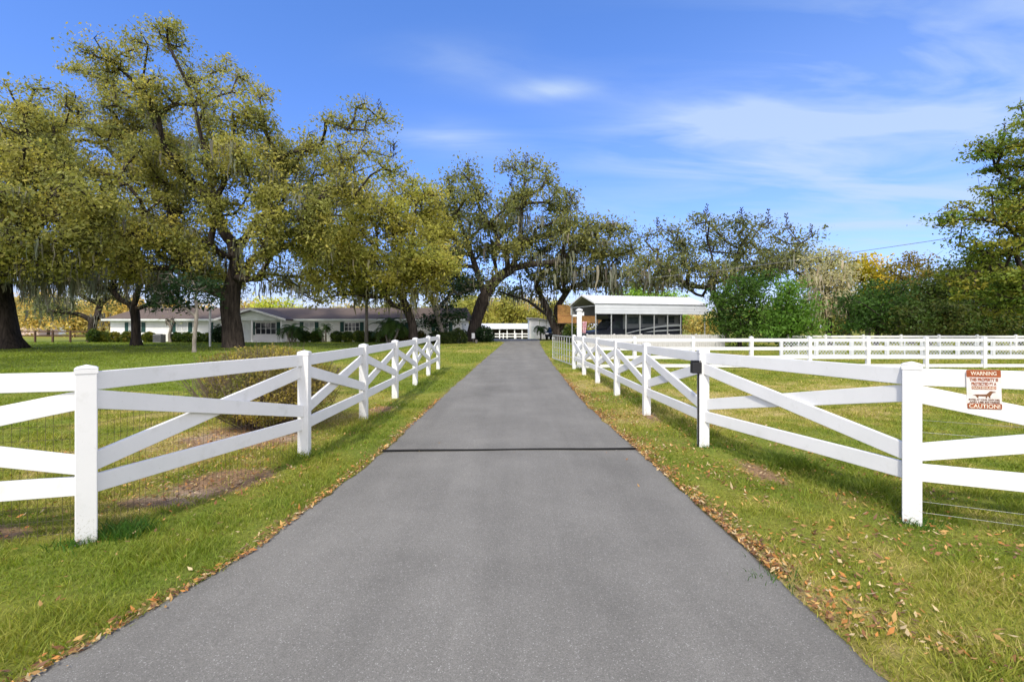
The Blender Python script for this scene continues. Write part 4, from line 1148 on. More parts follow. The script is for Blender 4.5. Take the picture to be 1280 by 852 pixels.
    e = np.arange(ntr, len(Nn))
    pr_ = par_[e]; rq = rad[e]; rp = np.minimum(rad[pr_], rq * 1.35 + 0.01)
    Vb, Fb = frusta(Nn[pr_], Nn[e], rp, rq, 6)
    # twigs
    tw = np.repeat(np.arange(len(T)), 4)
    tc_ = T[tw] + g.normal(0, 1, (len(tw), 3)) * np.array([1, 1, .7]) * (0.013 * d * clump)
    Vw, Fw = frusta(T[tw], tc_, np.full(len(tw), rmn * 0.9), np.full(len(tw), rmn * 0.5), 3)
    root = empty(name, tuple(base), label, cat, group)
    V = np.concatenate([np.array(Vt), Vb, Vw]) - base
    me = np_mesh('trunk', V, [np.concatenate([Ft, Fb + len(Vt), Fw + len(Vt) + len(Vb)])])
    link('trunk', me, M[bark], root, smooth=True)
    # leaves
    lt = np.where(np.array(TB) == 0)[0]
    if len(lt):
        n_each = g.poisson(lpc * 1.65, len(lt)); ii = np.repeat(lt, n_each)
        sc = 0.0130 * d * clump * (0.6 + 0.8 * g.random(len(T)))
        q = np.clip(g.normal(0, 1, (len(ii), 3)), -1.7, 1.7); q *= sc[ii][:, None] * np.array([1.15, 1.15, flat])
        cen = T[ii] + q
        ok = cen[:, 2] > zg + 0.05; cen = cen[ok]; ii = ii[ok]
        pal_ = np.array(pal); cw = g.dirichlet(np.ones(len(pal_)) * 0.55, len(T))
        base_c = cw @ pal_ * bright
        col = base_c[ii] * (0.72 + 0.6 * g.random(len(ii)))[:, None]
        size = lsize * 0.0039 * d * np.clip(np.exp(g.normal(0, 0.38, len(ii))), 0.45, 2.1)
        V, Fl, cl = leaf_cards(cen - base, size, col, g, 0.15)
        link('crown', np_mesh('crown', V, [Fl], cl), M['leaf'], root)
    # moss
    tops, lens = [], []
    if moss > 0:
        cand = np.where((np.arange(len(Nn)) >= start_ok) & (rad < r0 * 0.6) & (np.arange(len(Nn)) < bare0))[0]
        zc = Nn[cand][:, 2]; wgt = np.clip((zc.max() - zc) / max(zc.max() - zc.min(), 1) - 0.12, 0, 1) ** 0.8 + 1e-4
        pick = g.choice(cand, max(1, int(len(cand) * moss * 0.42)), replace=True, p=wgt / wgt.sum())
        for i in pick:
            k = g.integers(8, 20)
            tops.append(Nn[i] + g.normal(0, 1, (k, 3)) * np.array([0.010, 0.010, 0.003]) * d); lens.append(moss_len * (0.3 + g.random() * 0.9) * (0.35 + 0.75 * g.random(k)))
    for (px, py, wpx, lpx, n) in spots:
        k = n
        cxp = px + (g.random(k) - 0.5) * wpx
        cl_ = np.floor(cxp / 9); jit = _hash(cl_, cl_ * 0, seed)
        ddp = d + g.normal(0, 0.05 * d, k)
        tt = np.stack([(cxp - CX) * ddp / F, ddp, H + (HZ - (py + g.normal(0, 4, k))) * ddp / F], 1)
        tops.append(tt); lens.append(lpx * f * (0.15 + 0.85 * jit) * (0.35 + 0.65 * g.random(k)))
    if tops:
        tops = np.concatenate(tops); lens = np.concatenate(lens)
        lens = np.minimum(lens, np.maximum(0.15, (tops[:, 2] - zg - 0.9)))
        col = np.array(mosscol)[None] * (0.6 + 0.7 * g.random((len(tops), 1))) * (1 + g.normal(0, 0.06, (len(tops), 3)))
        V, Fm, cm_ = strands(tops - base, lens, 0.0019 * d * np.clip(np.exp(g.normal(0, 0.5, len(tops))), 0.4, 2.6), col, g)
        link('moss_foliage', np_mesh('moss_foliage', V, [Fm], cm_), M['moss'], root)
    return root


OAK = [(0.122, 0.118, 0.027), (0.090, 0.096, 0.025), (0.162, 0.140, 0.032), (0.064, 0.073, 0.023)]
OAKY = [(0.150, 0.147, 0.030), (0.110, 0.121, 0.027), (0.190, 0.165, 0.038)]
OAKD = [(0.060, 0.072, 0.026), (0.085, 0.09, 0.028), (0.045, 0.055, 0.022), (0.115, 0.108, 0.032)]
GRN = [(0.055, 0.115, 0.018), (0.080, 0.145, 0.022), (0.030, 0.065, 0.013)]
DKG = [(0.018, 0.042, 0.014), (0.028, 0.06, 0.018), (0.012, 0.028, 0.011)]
GOLD = [(0.25, 0.185, 0.055), (0.20, 0.175, 0.06), (0.30, 0.21, 0.06), (0.14, 0.135, 0.05)]
OLIVE = [(0.10, 0.095, 0.020), (0.15, 0.11, 0.022), (0.06, 0.07, 0.018), (0.05, 0.075, 0.018)]

tree('oak_tree', 'biggest live oak with a massive straight trunk in front of the house porch', 38,
     [(293, 434), (291, 408), (288, 385), (290, 362), (296, 335), (292, 305)], 0.72,
     [(205, 48, 26, -1, .8), (170, 62, 24, 2, .8), (125, 72, 28, None, .8), (100, 85, 18, None, .6), (235, 90, 24, None, .7), (150, 100, 34, None, .8), (275, 78, 18, 1, .6), (260, 115, 26, None, .6), (300, 110, 22, None, .6), (325, 115, 16, None, .6),
      (195, 115, 30), (60, 160, 32), (100, 135, 24), (165, 150, 42), (215, 165, 38), (265, 160, 36), (305, 160, 32), (335, 175, 24, None, .7), (120, 165, 38), (90, 195, 40), (150, 205, 48), (210, 215, 46), (265, 215, 32), (310, 200, 32), (350, 195, 30), (390, 175, 26, None, .8), (375, 215, 34),
      (425, 160, 20, None, .7), (455, 150, 22, None, .6), (480, 150, 14, None, .5), (435, 195, 30, None, .8), (470, 190, 22, None, .6), (485, 215, 18, None, .6), (410, 230, 36), (445, 240, 30), (350, 250, 32), (385, 265, 36), (345, 290, 32), (120, 255, 55), (180, 265, 52), (235, 260, 44), (200, 310, 44), (145, 310, 48), (255, 305, 38), (275, 335, 30), (290, 350, 24),
      (320, 330, 22, -2, .7), (360, 310, 34), (375, 345, 26, None, .8), (345, 345, 16, None, .6), (285, 265, 26), (330, 225, 26), (240, 345, 26), (400, 370, 16, 1, .5), (385, 300, 30)],
     OAK, 11, moss=0.22, moss_len=1.4, gap=0.7, dens=1.35, spread=0.42, lpc=72, flare=1.25,
     limbs=[[(280, 290), (268, 255, 1), (262, 215, 2), (250, 165, 1), (240, 120, 0), (222, 80, -1), (205, 45, -1)], [(250, 150, 1), (262, 125), (300, 115, -1), (340, 125, -1)], [(305, 300, -1), (322, 275, -2), (345, 262, -2), (365, 232, -3), (375, 205, -3)],
            [(322, 285, -1), (352, 295, 1), (400, 262, 2), (440, 205, 2), (458, 165, 2)], [(280, 320, -1), (240, 285, -4), (190, 265, -6), (120, 250, -8)], [(300, 348, -1), (335, 350, -2), (370, 360, -3), (400, 378, -3)], [(262, 250, 1), (235, 225, 3), (180, 190, 4), (120, 160, 4)]],
     bare=[(480, 140, 14), (490, 190, 12)], spots=[(330, 355, 60, 35, 60), (220, 180, 60, 60, 90), (330, 240, 30, 50, 60), (300, 300, 20, 50, 50)])

tree('oak_tree', 'wide trunked oak at the lawn edge with grey moss curtains, leftmost trunk in the photo', 36,
     [(6, 437), (4, 415), (2, 395), (-4, 365), (-2, 330)], 0.85,
     [(35, 115, 22, -4, .5), (15, 135, 24, -6, .6), (60, 150, 30, -4), (20, 175, 36, -6), (85, 200, 34, -3), (-30, 190, 50, -5), (50, 215, 42, -7), (0, 240, 50, -8), (95, 250, 40, -8), (45, 280, 48, -9), (-50, 270, 60, -8), (0, 310, 40, -7), (80, 310, 40, -8), (-80, 220, 60, -4), (-110, 290, 60, -6), (30, 330, 30, -5), (70, 340, 26, -4), (-40, 330, 40, -6), (-150, 250, 70, -2), (-160, 320, 60, -8)],
     OAK, 12, moss=0.18, moss_len=1.6, gap=0.65, dens=1.15, spread=0.3, flare=1.75, lpc=72,
     limbs=[[(-2, 330), (30, 300, -5), (60, 260, -8), (80, 220, -8)]],
     spots=[(20, 332, 50, 62, 430), (60, 335, 60, 60, 430), (100, 328, 40, 55, 220), (-30, 330, 60, 60, 120), (40, 300, 90, 60, 160), (75, 345, 40, 45, 160), (10, 350, 40, 40, 100)])

tree('oak_tree', 'oak standing outside the left photo edge, only its outermost leaves showing', 16,
     [(-470, 469), (-468, 400), (-465, 330), (-455, 250)], 0.45,
     [(-420, 60, 130, 0), (-300, 20, 110, 2), (-200, 80, 90, 3), (-330, 150, 110, -2), (-210, 190, 90, 1), (-130, 130, 70, 4), (-520, 150, 120, 0), (-420, 230, 100, 2), (-120, 40, 60, 5), (-70, 110, 40, 6)], OAK, 71, dens=0.28, clump=1.6, lpc=90, gap=0.5, spread=0.3, lsize=1.1)
tree('oak_tree', 'slim grey oak forking low in front of the house, hung with moss', 42,
     [(170, 432), (170, 412), (169, 396), (167, 384)], 0.36,
     [(150, 345, 22), (185, 345, 24), (165, 325, 26), (205, 355, 20), (130, 350, 20), (195, 325, 22), (145, 320, 24), (225, 340, 18), (215, 370, 10, None, .5)],
     OAKD, 13, moss=1.3, moss_len=1.6, gap=0.5, flare=1.5, bright=1.5, lpc=46, limbs=[[(162, 380), (150, 374), (140, 362)], [(168, 380), (172, 365), (178, 345)], [(174, 385), (190, 378), (196, 366), (205, 352)]], spots=[(165, 335, 18, 60, 120), (130, 340, 34, 60, 200), (150, 345, 30, 45, 120), (195, 340, 40, 45, 140), (215, 345, 50, 40, 120)])

tree('oak_tree', 'small low branching oak beyond the left end of the house hedge', 56,
     [(115, 424), (115, 410), (116, 400)], 0.42,
     [(95, 375, 18), (120, 365, 22), (140, 380, 16), (75, 385, 16), (60, 390, 14), (45, 382, 14), (105, 350, 18), (135, 355, 16)], OAKD, 14, moss=0.8, moss_len=2.2, gap=0.5, dens=0.8,
     limbs=[[(115, 402), (105, 395), (95, 392), (80, 390)], [(117, 400), (125, 394), (132, 392)]], spots=[(110, 360, 40, 40, 120), (70, 372, 50, 25, 90)])

tree('oak_tree', 'yellow green oak with drooping crown, its trunk at the right end of the house', 46,
     [(516, 431), (516, 412), (512, 395), (504, 375), (500, 350)], 0.42,
     [(430, 275, 36), (470, 255, 34), (505, 235, 28), (525, 260, 32), (545, 285, 26), (490, 290, 42), (440, 315, 40), (530, 315, 36), (480, 335, 38), (425, 345, 30), (520, 350, 30), (550, 335, 22), (395, 330, 26), (460, 360, 24), (500, 365, 24), (545, 365, 16, None, .7), (555, 300, 20), (410, 300, 30), (535, 240, 14), (440, 365, 14, None, .6), (415, 325, 34), (455, 330, 34), (395, 355, 20), (500, 345, 30), (535, 330, 28)],
     OAKY, 15, moss=0.30, moss_len=1.6, gap=0.5, dens=1.3, spread=0.45, lpc=80, flare=1.3,
     limbs=[[(500, 352), (480, 320), (450, 290), (430, 270)], [(503, 365), (470, 372, -1), (440, 368, -2), (400, 372, -3)], [(500, 350), (515, 300), (520, 255)]],
     spots=[(470, 360, 30, 30, 60), (500, 360, 36, 42, 110), (530, 360, 34, 40, 90), (455, 370, 30, 24, 40)], mosscol=(0.20, 0.19, 0.10))

tree('oak_tree', 'dark live oak with a thick leaning trunk arching over the drive', 54,
     [(590, 427), (593, 408), (599, 388), (608, 366), (622, 348), (640, 336)], 0.70,
     [(560, 225, 16, None, .8), (580, 215, 14, None, .8), (565, 250, 22), (555, 275, 22), (590, 245, 18, None, .8), (605, 235, 15, None, .8), (585, 280, 26), (565, 310, 26), (600, 310, 26), (615, 270, 22), (640, 255, 22), (660, 245, 20), (650, 285, 30), (685, 250, 18), (690, 275, 26), (705, 255, 12), (715, 290, 26), (680, 305, 28), (740, 290, 24), (765, 295, 20), (745, 315, 26), (775, 320, 18), (640, 315, 22), (720, 325, 24), (700, 335, 20), (565, 340, 24), (585, 355, 18), (640, 210, 14, None, .8), (662, 206, 12, None, .9), (655, 222, 12, None, .7), (680, 218, 12, None, .9), (690, 232, 10, None, .8), (615, 345, 14, None, .6), (545, 250, 16), (550, 330, 24), (710, 240, 9)],
     OAKD + [(0.13, 0.125, 0.022)], 16, bright=2.5, moss=0.55, moss_len=1.6, gap=0.5, spread=0.4, flare=1.5, lpc=74, dens=1.3,
     limbs=[[(606, 370), (598, 345), (590, 320), (578, 285), (568, 250)], [(622, 348), (618, 325), (612, 290), (606, 250)], [(640, 336), (665, 330), (690, 328), (715, 315), (745, 300)], [(640, 336), (650, 300), (652, 260), (656, 222)]],
     spots=[(690, 320, 80, 34, 110), (740, 335, 60, 42, 130), (772, 335, 44, 34, 80), (650, 270, 60, 36, 110), (690, 340, 40, 30, 50)], bare=[(655, 204, 12), (720, 250, 12), (580, 210, 10), (640, 230, 10)])

tree('oak_tree', 'mossy oak with a forked trunk between the white barn and the carport', 58,
     [(701, 425), (694, 412), (688, 396), (680, 378), (672, 360)], 0.48,
     [(640, 365, 14, None, .8), (660, 358, 16, None, .7), (655, 342, 16, None, .7), (690, 345, 20), (715, 350, 20), (740, 350, 20), (765, 352, 18), (785, 345, 16), (675, 335, 16), (760, 330, 20), (625, 360, 10, None, .6)],
     OAKD, 17, bright=2.3, moss=0.6, moss_len=1.4, gap=0.5, lpc=62, dens=1.3,
     limbs=[[(684, 385), (674, 372), (664, 366)], [(703, 408), (695, 390), (700, 378), (712, 360)], [(700, 414), (708, 402), (694, 384, 2), (690, 360, 3)], [(672, 360), (668, 345), (655, 335)], [(690, 398), (676, 388), (660, 376), (648, 372)]],
     spots=[(750, 352, 50, 30, 70), (778, 352, 30, 44, 60), (700, 350, 50, 30, 50)])

tree('oak_tree', 'sparse dark oak with crooked bare limbs rising behind the motorhome carport', 50,
     [(906, 428), (905, 410), (902, 390), (894, 370), (886, 352)], 0.42,
     [(815, 295, 13, None, .7), (840, 290, 15, None, .7), (855, 305, 17, None, .8), (878, 280, 14, None, .7), (890, 300, 20, None, .9), (830, 325, 20, None, .8), (865, 330, 20), (805, 330, 16), (920, 275, 12, None, .6), (930, 300, 18, None, .8), (960, 285, 12, None, .6), (955, 310, 20, None, .8), (985, 295, 14, None, .7), (1010, 300, 13, None, .6), (1000, 320, 18, None, .8), (920, 330, 22), (895, 345, 18), (975, 335, 22), (840, 350, 18), (815, 355, 16), (795, 350, 14), (860, 355, 10, None, .5), (945, 345, 20), (1015, 340, 16), (790, 310, 12, None, .6), (930, 280, 12, None, .8), (900, 285, 12, None, .8)],
     OAKD, 18, bright=2.4, moss=0.85, moss_len=1.2, gap=0.5, spread=0.4, lpc=70, dens=1.5,
     limbs=[[(886, 352), (878, 370, 1), (862, 362, 1), (845, 350, 1)], [(894, 370), (892, 330), (884, 300)], [(900, 380), (915, 350), (925, 310), (945, 280)], [(904, 385), (940, 360), (975, 330), (1000, 305)]],
     spots=[(830, 340, 60, 32, 110), (900, 330, 60, 30, 80), (990, 320, 40, 26, 70)], bare=[(880, 268, 12), (930, 272, 12), (985, 280, 12), (1015, 290, 10), (960, 275, 12), (825, 285, 12)])

tree('green_tree', 'rounded dark and bright green tree beside the carport end', 38,
     [(925, 434), (924, 415), (926, 400)], 0.16,
     [(905, 385, 22), (935, 360, 22), (920, 370, 26), (950, 370, 26), (940, 390, 28), (910, 405, 22), (960, 395, 24), (895, 395, 14), (930, 412, 20), (955, 352, 14)], GRN, 19, bright=1.15, gap=0.4, lpc=80, bark='bark', spots=(), flare=1.2)
tree('green_tree', 'leafy bright green young tree standing nearer than the dark green tree', 33,
     [(988, 438), (988, 420), (987, 405)], 0.12,
     [(985, 370, 18), (975, 390, 22), (1000, 390, 22), (985, 405, 26), (965, 412, 16), (1008, 410, 18), (990, 355, 12), (990, 422, 18)], [(0.085, 0.17, 0.022), (0.06, 0.125, 0.016), (0.11, 0.185, 0.032)], 20, bright=1.4, gap=0.4, lpc=70, lsize=1.25, flare=1.2)
tree('mossy_tree', 'pale tree smothered in grey beige moss between green trees', 42,
     [(1036, 432), (1036, 400), (1034, 370), (1034, 340)], 0.25,
     [(1025, 325, 16), (1045, 328, 18), (1030, 350, 20), (1050, 352, 18), (1015, 345, 12), (1060, 338, 12), (1040, 375, 18), (1028, 390, 14), (1050, 380, 14), (1018, 370, 12)],
     [(0.20, 0.18, 0.10), (0.15, 0.15, 0.06), (0.12, 0.13, 0.035), (0.22, 0.19, 0.12)], 21, moss=1.2, moss_len=0.8, mosscol=(0.38, 0.34, 0.22), lpc=70, dens=1.2, gap=0.4,
     spots=[(1035, 345, 60, 22, 160), (1035, 368, 60, 24, 200), (1040, 330, 40, 20, 80), (1036, 388, 50, 20, 160)])
tree('yellow_tree', 'golden yellow leaved tree behind the moss covered tree', 52, [(1085, 428), (1085, 390), (1084, 360)], 0.25,
     [(1080, 335, 20), (1095, 332, 18), (1070, 345, 16), (1088, 348, 16), (1105, 350, 16), (1085, 360, 20), (1065, 330, 10, None, .6)], [(0.36, 0.25, 0.02), (0.25, 0.21, 0.02), (0.15, 0.17, 0.02)], 22, bright=1.9, dens=1.4, gap=0.4, lpc=70)
tree('green_tree', 'bushy mid green tree below the golden yellow tree', 38, [(1095, 434), (1096, 410), (1094, 390)], 0.16,
     [(1080, 375, 22), (1118, 370, 18), (1060, 385, 18), (1125, 405, 18), (1055, 405, 16), (1100, 380, 24), (1115, 395, 20), (1085, 400, 24), (1105, 410, 20), (1070, 395, 16), (1095, 362, 14)], [(0.045, 0.10, 0.018), (0.065, 0.125, 0.022), (0.03, 0.065, 0.013)], 23, bright=1.3, gap=0.4, lpc=80)
tree('autumn_tree', 'orange tinged olive tree left of the dark hedge', 46, [(1140, 430), (1140, 400), (1142, 370)], 0.22,
     [(1130, 340, 16), (1150, 330, 14), (1145, 355, 20), (1125, 365, 18), (1165, 345, 16), (1140, 380, 20), (1160, 370, 18), (1135, 325, 10)], [(0.26, 0.165, 0.035), (0.14, 0.13, 0.025), (0.09, 0.11, 0.02), (0.18, 0.14, 0.025)], 24, bright=1.35, gap=0.4, lpc=75)
for k, (px, lab, bl) in enumerate([(1160, 'dark olive thicket tree directly right of the orange tinged tree', [(1150, 395, 22), (1170, 385, 24), (1165, 358, 20), (1190, 348, 22), (1185, 370, 22), (1165, 412, 20), (1185, 402, 22), (1145, 412, 14)]),
                                   (1220, 'dark olive thicket tree under the tall layered tree', [(1205, 375, 26), (1210, 350, 22), (1235, 340, 26), (1255, 350, 24), (1230, 365, 28), (1215, 400, 26), (1240, 395, 26), (1250, 375, 24), (1225, 418, 18), (1200, 412, 18), (1245, 415, 18)]),
                                   (1285, 'dark olive thicket tree cut off by the right photo edge', [(1270, 370, 30), (1290, 390, 30), (1265, 400, 26), (1310, 370, 30), (1280, 415, 22), (1320, 400, 34), (1300, 345, 26)])]):
    tree('thicket_tree', lab, 36 + k, [(px, 435), (px + 3, 415), (px - 2, 392)], 0.18, bl, [(0.045, 0.07, 0.014), (0.024, 0.042, 0.011), (0.095, 0.09, 0.018), (0.045, 0.085, 0.014)], 30 + k, gap=0.3, lpc=105, bright=1.5, group='dark trees along the far paddock', dens=1.2)
tree('layered_tree', 'tall tree with layered olive and orange foliage at the right edge', 24,
     [(1325, 445), (1322, 410), (1325, 370), (1318, 320), (1322, 260), (1312, 200), (1300, 160)], 0.30,
     [(1275, 150, 20, None, .8), (1285, 175, 30), (1255, 185, 18, None, .7), (1270, 205, 28), (1245, 215, 16, None, .8), (1230, 180, 9, None, .6), (1300, 215, 40), (1260, 240, 28), (1230, 245, 16, None, .6), (1290, 260, 40), (1240, 270, 24, None, .8), (1215, 265, 14, None, .6), (1265, 290, 32), (1205, 295, 14, None, .5), (1228, 300, 20, None, .7), (1300, 310, 44), (1250, 320, 32), (1215, 330, 22), (1180, 275, 10, None, .5), (1195, 272, 9, None, .5), (1270, 345, 36), (1230, 350, 30), (1195, 350, 20), (1300, 360, 40), (1250, 375, 24), (1340, 250, 50), (1345, 330, 50), (1220, 195, 8, None, .6)],
     [(0.10, 0.105, 0.014), (0.06, 0.10, 0.016), (0.125, 0.105, 0.016), (0.05, 0.085, 0.014)], 41, bright=2.3, gap=0.6, flat=0.35, lpc=60, spread=0.3, lsize=1.2, dens=0.85,
     limbs=[[(1318, 320), (1280, 292), (1230, 275), (1185, 275)], [(1322, 260), (1290, 240), (1250, 235)], [(1325, 370), (1280, 345), (1220, 340)]], bare=[(1178, 278, 10), (1225, 185, 10), (1255, 165, 10)])

# understory near the house
tree('magnolia_tree', 'thin pale stemmed tree with glossy dark leaves in the lawn by the slim pole', 31, [(243, 440), (243, 425), (245, 405), (246, 388), (244, 372)], 0.115,
     [(225, 365, 16), (250, 362, 14), (210, 372, 14), (235, 380, 12), (262, 370, 12), (200, 378, 9), (265, 355, 10), (222, 350, 12), (240, 350, 12)], DKG, 42, bright=1.2, bark='palebark', gap=0.6, lpc=48, lsize=1.3, dens=0.8, flare=1.3, limbs=[[(245, 395), (232, 385), (222, 375)]])
tree('magnolia_tree', 'dense dark glossy tree with a pale leaning stem left of the arching oak', 50, [(556, 428), (552, 412), (547, 395), (541, 378), (540, 365)], 0.26,
     [(560, 372, 18), (572, 385, 15), (565, 355, 15), (580, 362, 12), (555, 398, 12), (545, 408, 12), (536, 398, 9), (590, 348, 7)], DKG, 43, bright=1.2, bark='palebark', gap=0.5, lpc=75, spread=0.3, flare=1.2)
q = MB()
# lone straight palm trunk-like utility stem behind the house hedge
tree('crape_myrtle', 'bare twisted grey ornamental stem beside the air unit', 51, [(213, 428), (212, 418), (214, 410), (210, 402)], 0.16, [(212, 399, 3, 0, .2)], [(0.1, 0.1, 0.03)], 44, bark='palebark', lpc=3, flare=1.3,
     bare=[(216, 402, 5), (208, 403, 5)])
pt = at(458, 428, 51); up_ = empty('lone_palm', (pt[0], pt[1], 0), 'tall straight palm trunk rising in front of the house right half', 'palm')
q = MB(); q.tube([(0, 0, -0.1), (0.03, 0, 2), (0, 0, 5.6)], [0.22, 0.17, 0.15], 8); q.build('trunk', M['palebark'], up_, smooth=True)


def fronds(root, top, n, Lf, g, col=((0.05, 0.11, 0.02), (0.09, 0.14, 0.03)), droop=1.0, name='crown'):
    V, Fc, Cc = [], [], []; off_ = 0
    for k in range(n):
        az = g.random() * 2 * np.pi; el = g.uniform(-0.2, 1.25); L_ = Lf * g.uniform(0.75, 1.1)
        hd = np.array([math.cos(az), math.sin(az), 0]); p = np.array(top, float); el_ = el; pts = [p.copy()]
        for s in range(8):
            p = p + (hd * math.cos(el_) + np.array([0, 0, math.sin(el_)])) * L_ / 8; el_ -= 0.26 * droop; pts.append(p.copy())
        sd_ = np.cross(hd, [0, 0, 1])
        c = np.array(col[0]) + (np.array(col[1]) - np.array(col[0])) * g.random()
        for s in range(1, 9):
            for sgn in (-1, 1):
                for e_ in (0, 0.5):
                    b0_ = pts[s - 1] + (pts[s] - pts[s - 1]) * e_; tdir = (pts[s] - pts[s - 1]); tdir = tdir / np.linalg.norm(tdir)
                    ll = Lf * 0.30 * math.sin(math.pi * (0.12 + 0.85 * s / 9)); tip = b0_ + (sd_ * sgn * 0.85 + tdir * 0.6 + np.array([0, 0, -0.25])) * ll
                    V += [b0_, b0_ + tdir * Lf * 0.05, tip]; Fc.append((off_, off_ + 1, off_ + 2)); off_ += 3; cc_ = c * g.uniform(0.7, 1.2); Cc += [cc_] * 3
        for s in range(8):
            V += [pts[s] - sd_ * 0.02 * Lf, pts[s] + sd_ * 0.02 * Lf, pts[s + 1]]; Fc.append((off_, off_ + 1, off_ + 2)); off_ += 3; Cc += [c] * 3
    return link(name, np_mesh(name, np.array(V), [np.array(Fc)], np.array(Cc)), M['leaf'], root)


gp = np.random.default_rng(99)
fronds(up_, (0, 0, 5.6), 16, 1.8, gp)
for (px, py, d_, hts, Lf, nf, lab) in [(365, 428, 51, [(0, 0, 1.5), (-0.7, 0.2, 1.2), (0.7, 0.1, 1.3)], 1.5, 22, 'bushy clump of pygmy palms hiding the right side of the porch'), (407, 428, 51, [(0, 0, 1.6), (-0.6, 0.1, 1.25)], 1.15, 18, 'smaller two stemmed palm with grey stems by the house wall'),
                                       (487, 430, 47, [(0, 0, 2.0), (0.9, 0.2, 1.7), (-0.6, 0.4, 1.5)], 1.9, 24, 'spreading dark green palm clump below the yellow green oak'), (676, 424, 62, [(0, 0, 1.45)], 1.35, 34, 'little round headed palm in front of the white barn')]:
    p = at(px, py, d_); pr = empty('palm', (p[0], p[1], 0), lab, 'palm')
    q = MB()
    for (a_, b2, c_) in hts: q.tube([(a_ * 0.3, b2 * .3, -0.05), (a_ * 0.7, b2 * .8, c_ * 0.5), (a_, b2, c_)], [0.12, 0.09, 0.09], 7)
    q.build('trunk', M['palebark'], pr, smooth=True)
    for i, (a_, b2, c_) in enumerate(hts): fronds(pr, (a_, b2, c_), nf, Lf, gp)


# hedges and bushes
def bush(name, label, centres, pal, seed, n, size, cat='hedge', group=None, stems=18, base=None):
    """centres: (x,y,z,rx,ry,rz) ellipsoids full of leaves"""
    g = np.random.default_rng(seed); C_ = np.array(centres, float)
    if base is None: base = np.array([C_[:, 0].mean(), C_[:, 1].mean(), 0.0])
    vol = C_[:, 3] * C_[:, 4] + C_[:, 3] * C_[:, 5]; k = g.choice(len(C_), n, p=vol / vol.sum())
    q = g.normal(0, 1, (n, 3)); q /= np.linalg.norm(q, axis=1, keepdims=True); q *= (0.62 + 0.42 * g.random((n, 1))) ** 1.0
    lump = 1 + 0.22 * (fbm(q[:, 0] * 3 + k * 7, q[:, 2] * 3 + q[:, 1] * 2, seed, 3) - 0.5) * 2
    P = C_[k, :3] + q * C_[k, 3:] * lump[:, None]
    P = P[P[:, 2] > 0.03]; n = len(P)
    pal = np.array(pal); col = pal[np.minimum((fbm(P[:, 0] * 2.5, P[:, 2] * 2.5 + P[:, 1], seed + 5, 2) * len(pal) * 1.3 - 0.15 * len(pal)).clip(0, len(pal) - 1).astype(int), len(pal) - 1)] * (0.65 + 0.7 * g.random((n, 1)))
    root = empty(name, tuple(base), label, cat, group)
    V, Fl, cl = leaf_cards(P - base, size * (0.6 + 0.8 * g.random(n)), col, g)
    link('foliage', np_mesh('foliage', V, [Fl], cl), M['leaf'], root)
    q = MB()
    for c in C_:
        for _ in range(stems):
            t = g.normal(0, 1, 3); t /= np.linalg.norm(t); t[2] = abs(t[2]); e_ = c[:3] + t * c[3:] * 0.95 - base
            s_ = np.array([c[0] + g.normal(0, c[3] * .15), c[1] + g.normal(0, c[4] * .15), 0.0]) - base
            m1 = (s_ + e_) / 2 + np.array([0, 0, 0.08]) * c[5]; q.tube([s_, m1, e_], [size * 0.16, size * 0.1, size * 0.05], 4, cap=False)
    q.build('stem', M['bark'], root)
    return root


def hedge_row(label, pa, pb, d, hgt, pal, seed, n, dep=0.55):
    xa_, xb_ = (pa - 640) * d / 600, (pb - 640) * d / 600
    k = max(1, int((xb_ - xa_) / 1.0)); cs_ = []
    for i in range(k): cs_.append((xa_ + (i + 0.5) * (xb_ - xa_) / k, d, hgt * 0.5, 0.72, dep, hgt * 0.56 * random.uniform(0.92, 1.08)))
    bush('hedge', label, cs_, pal, seed, n, 0.17, group='clipped hedges along the house front', stems=5)


HY = [(0.15, 0.16, 0.02), (0.09, 0.12, 0.02), (0.22, 0.20, 0.03)]
HG = [(0.07, 0.11, 0.018), (0.045, 0.08, 0.014), (0.10, 0.13, 0.02)]
hedge_row('yellow green clipped hedge at the left end of the house', 122, 166, 51.5, 1.05, HY, 51, 5200)
hedge_row('yellow green clipped hedge stub between grey trunk and air unit', 176, 197, 51.8, 1.0, HY, 52, 2600)
hedge_row('clipped hedge between air unit and the biggest oak trunk', 215, 266, 51.5, 1.0, HG, 53, 5200)
hedge_row('dark green clipped hedge between the palms right of the porch', 374, 402, 51.8, 1.15, HG, 54, 3400)
hedge_row('long green clipped hedge below the multi pane house window', 414, 470, 51.5, 1.15, HG, 55, 5600)
hedge_row('brownish clipped hedge at the right end of the house front', 471, 530, 51.5, 1.15, [(0.11, 0.10, 0.025), (0.08, 0.085, 0.02), (0.15, 0.12, 0.03)], 56, 5600)
bush('round_bush', 'round dark green bush at the porch left corner', [(at(277, 0, 50)[0], 50, 0.85, 1.15, 0.9, 0.95)], DKG + [(0.03, 0.075, 0.018)], 57, 2600, 0.17, 'bush')
bush('round_bush', 'small dark bush below the low branching oak at the far hedge end', [(at(117, 0, 51)[0], 51, 0.7, 0.7, 0.6, 0.75)], HG, 58, 1300, 0.17, 'bush')
bush('round_bush', 'wide dark bush mass below the glossy dark tree by the fence end', [(at(560, 0, 47)[0], 47, 0.5, 1.0, 0.9, 0.75), (at(573, 0, 47)[0], 47.5, 0.6, 0.9, 0.9, 0.9), (at(546, 0, 48)[0], 48, 0.5, 0.8, 0.9, 0.7)], [(0.04, 0.065, 0.016), (0.06, 0.085, 0.02), (0.025, 0.045, 0.014)], 59, 6500, 0.16, 'bush')
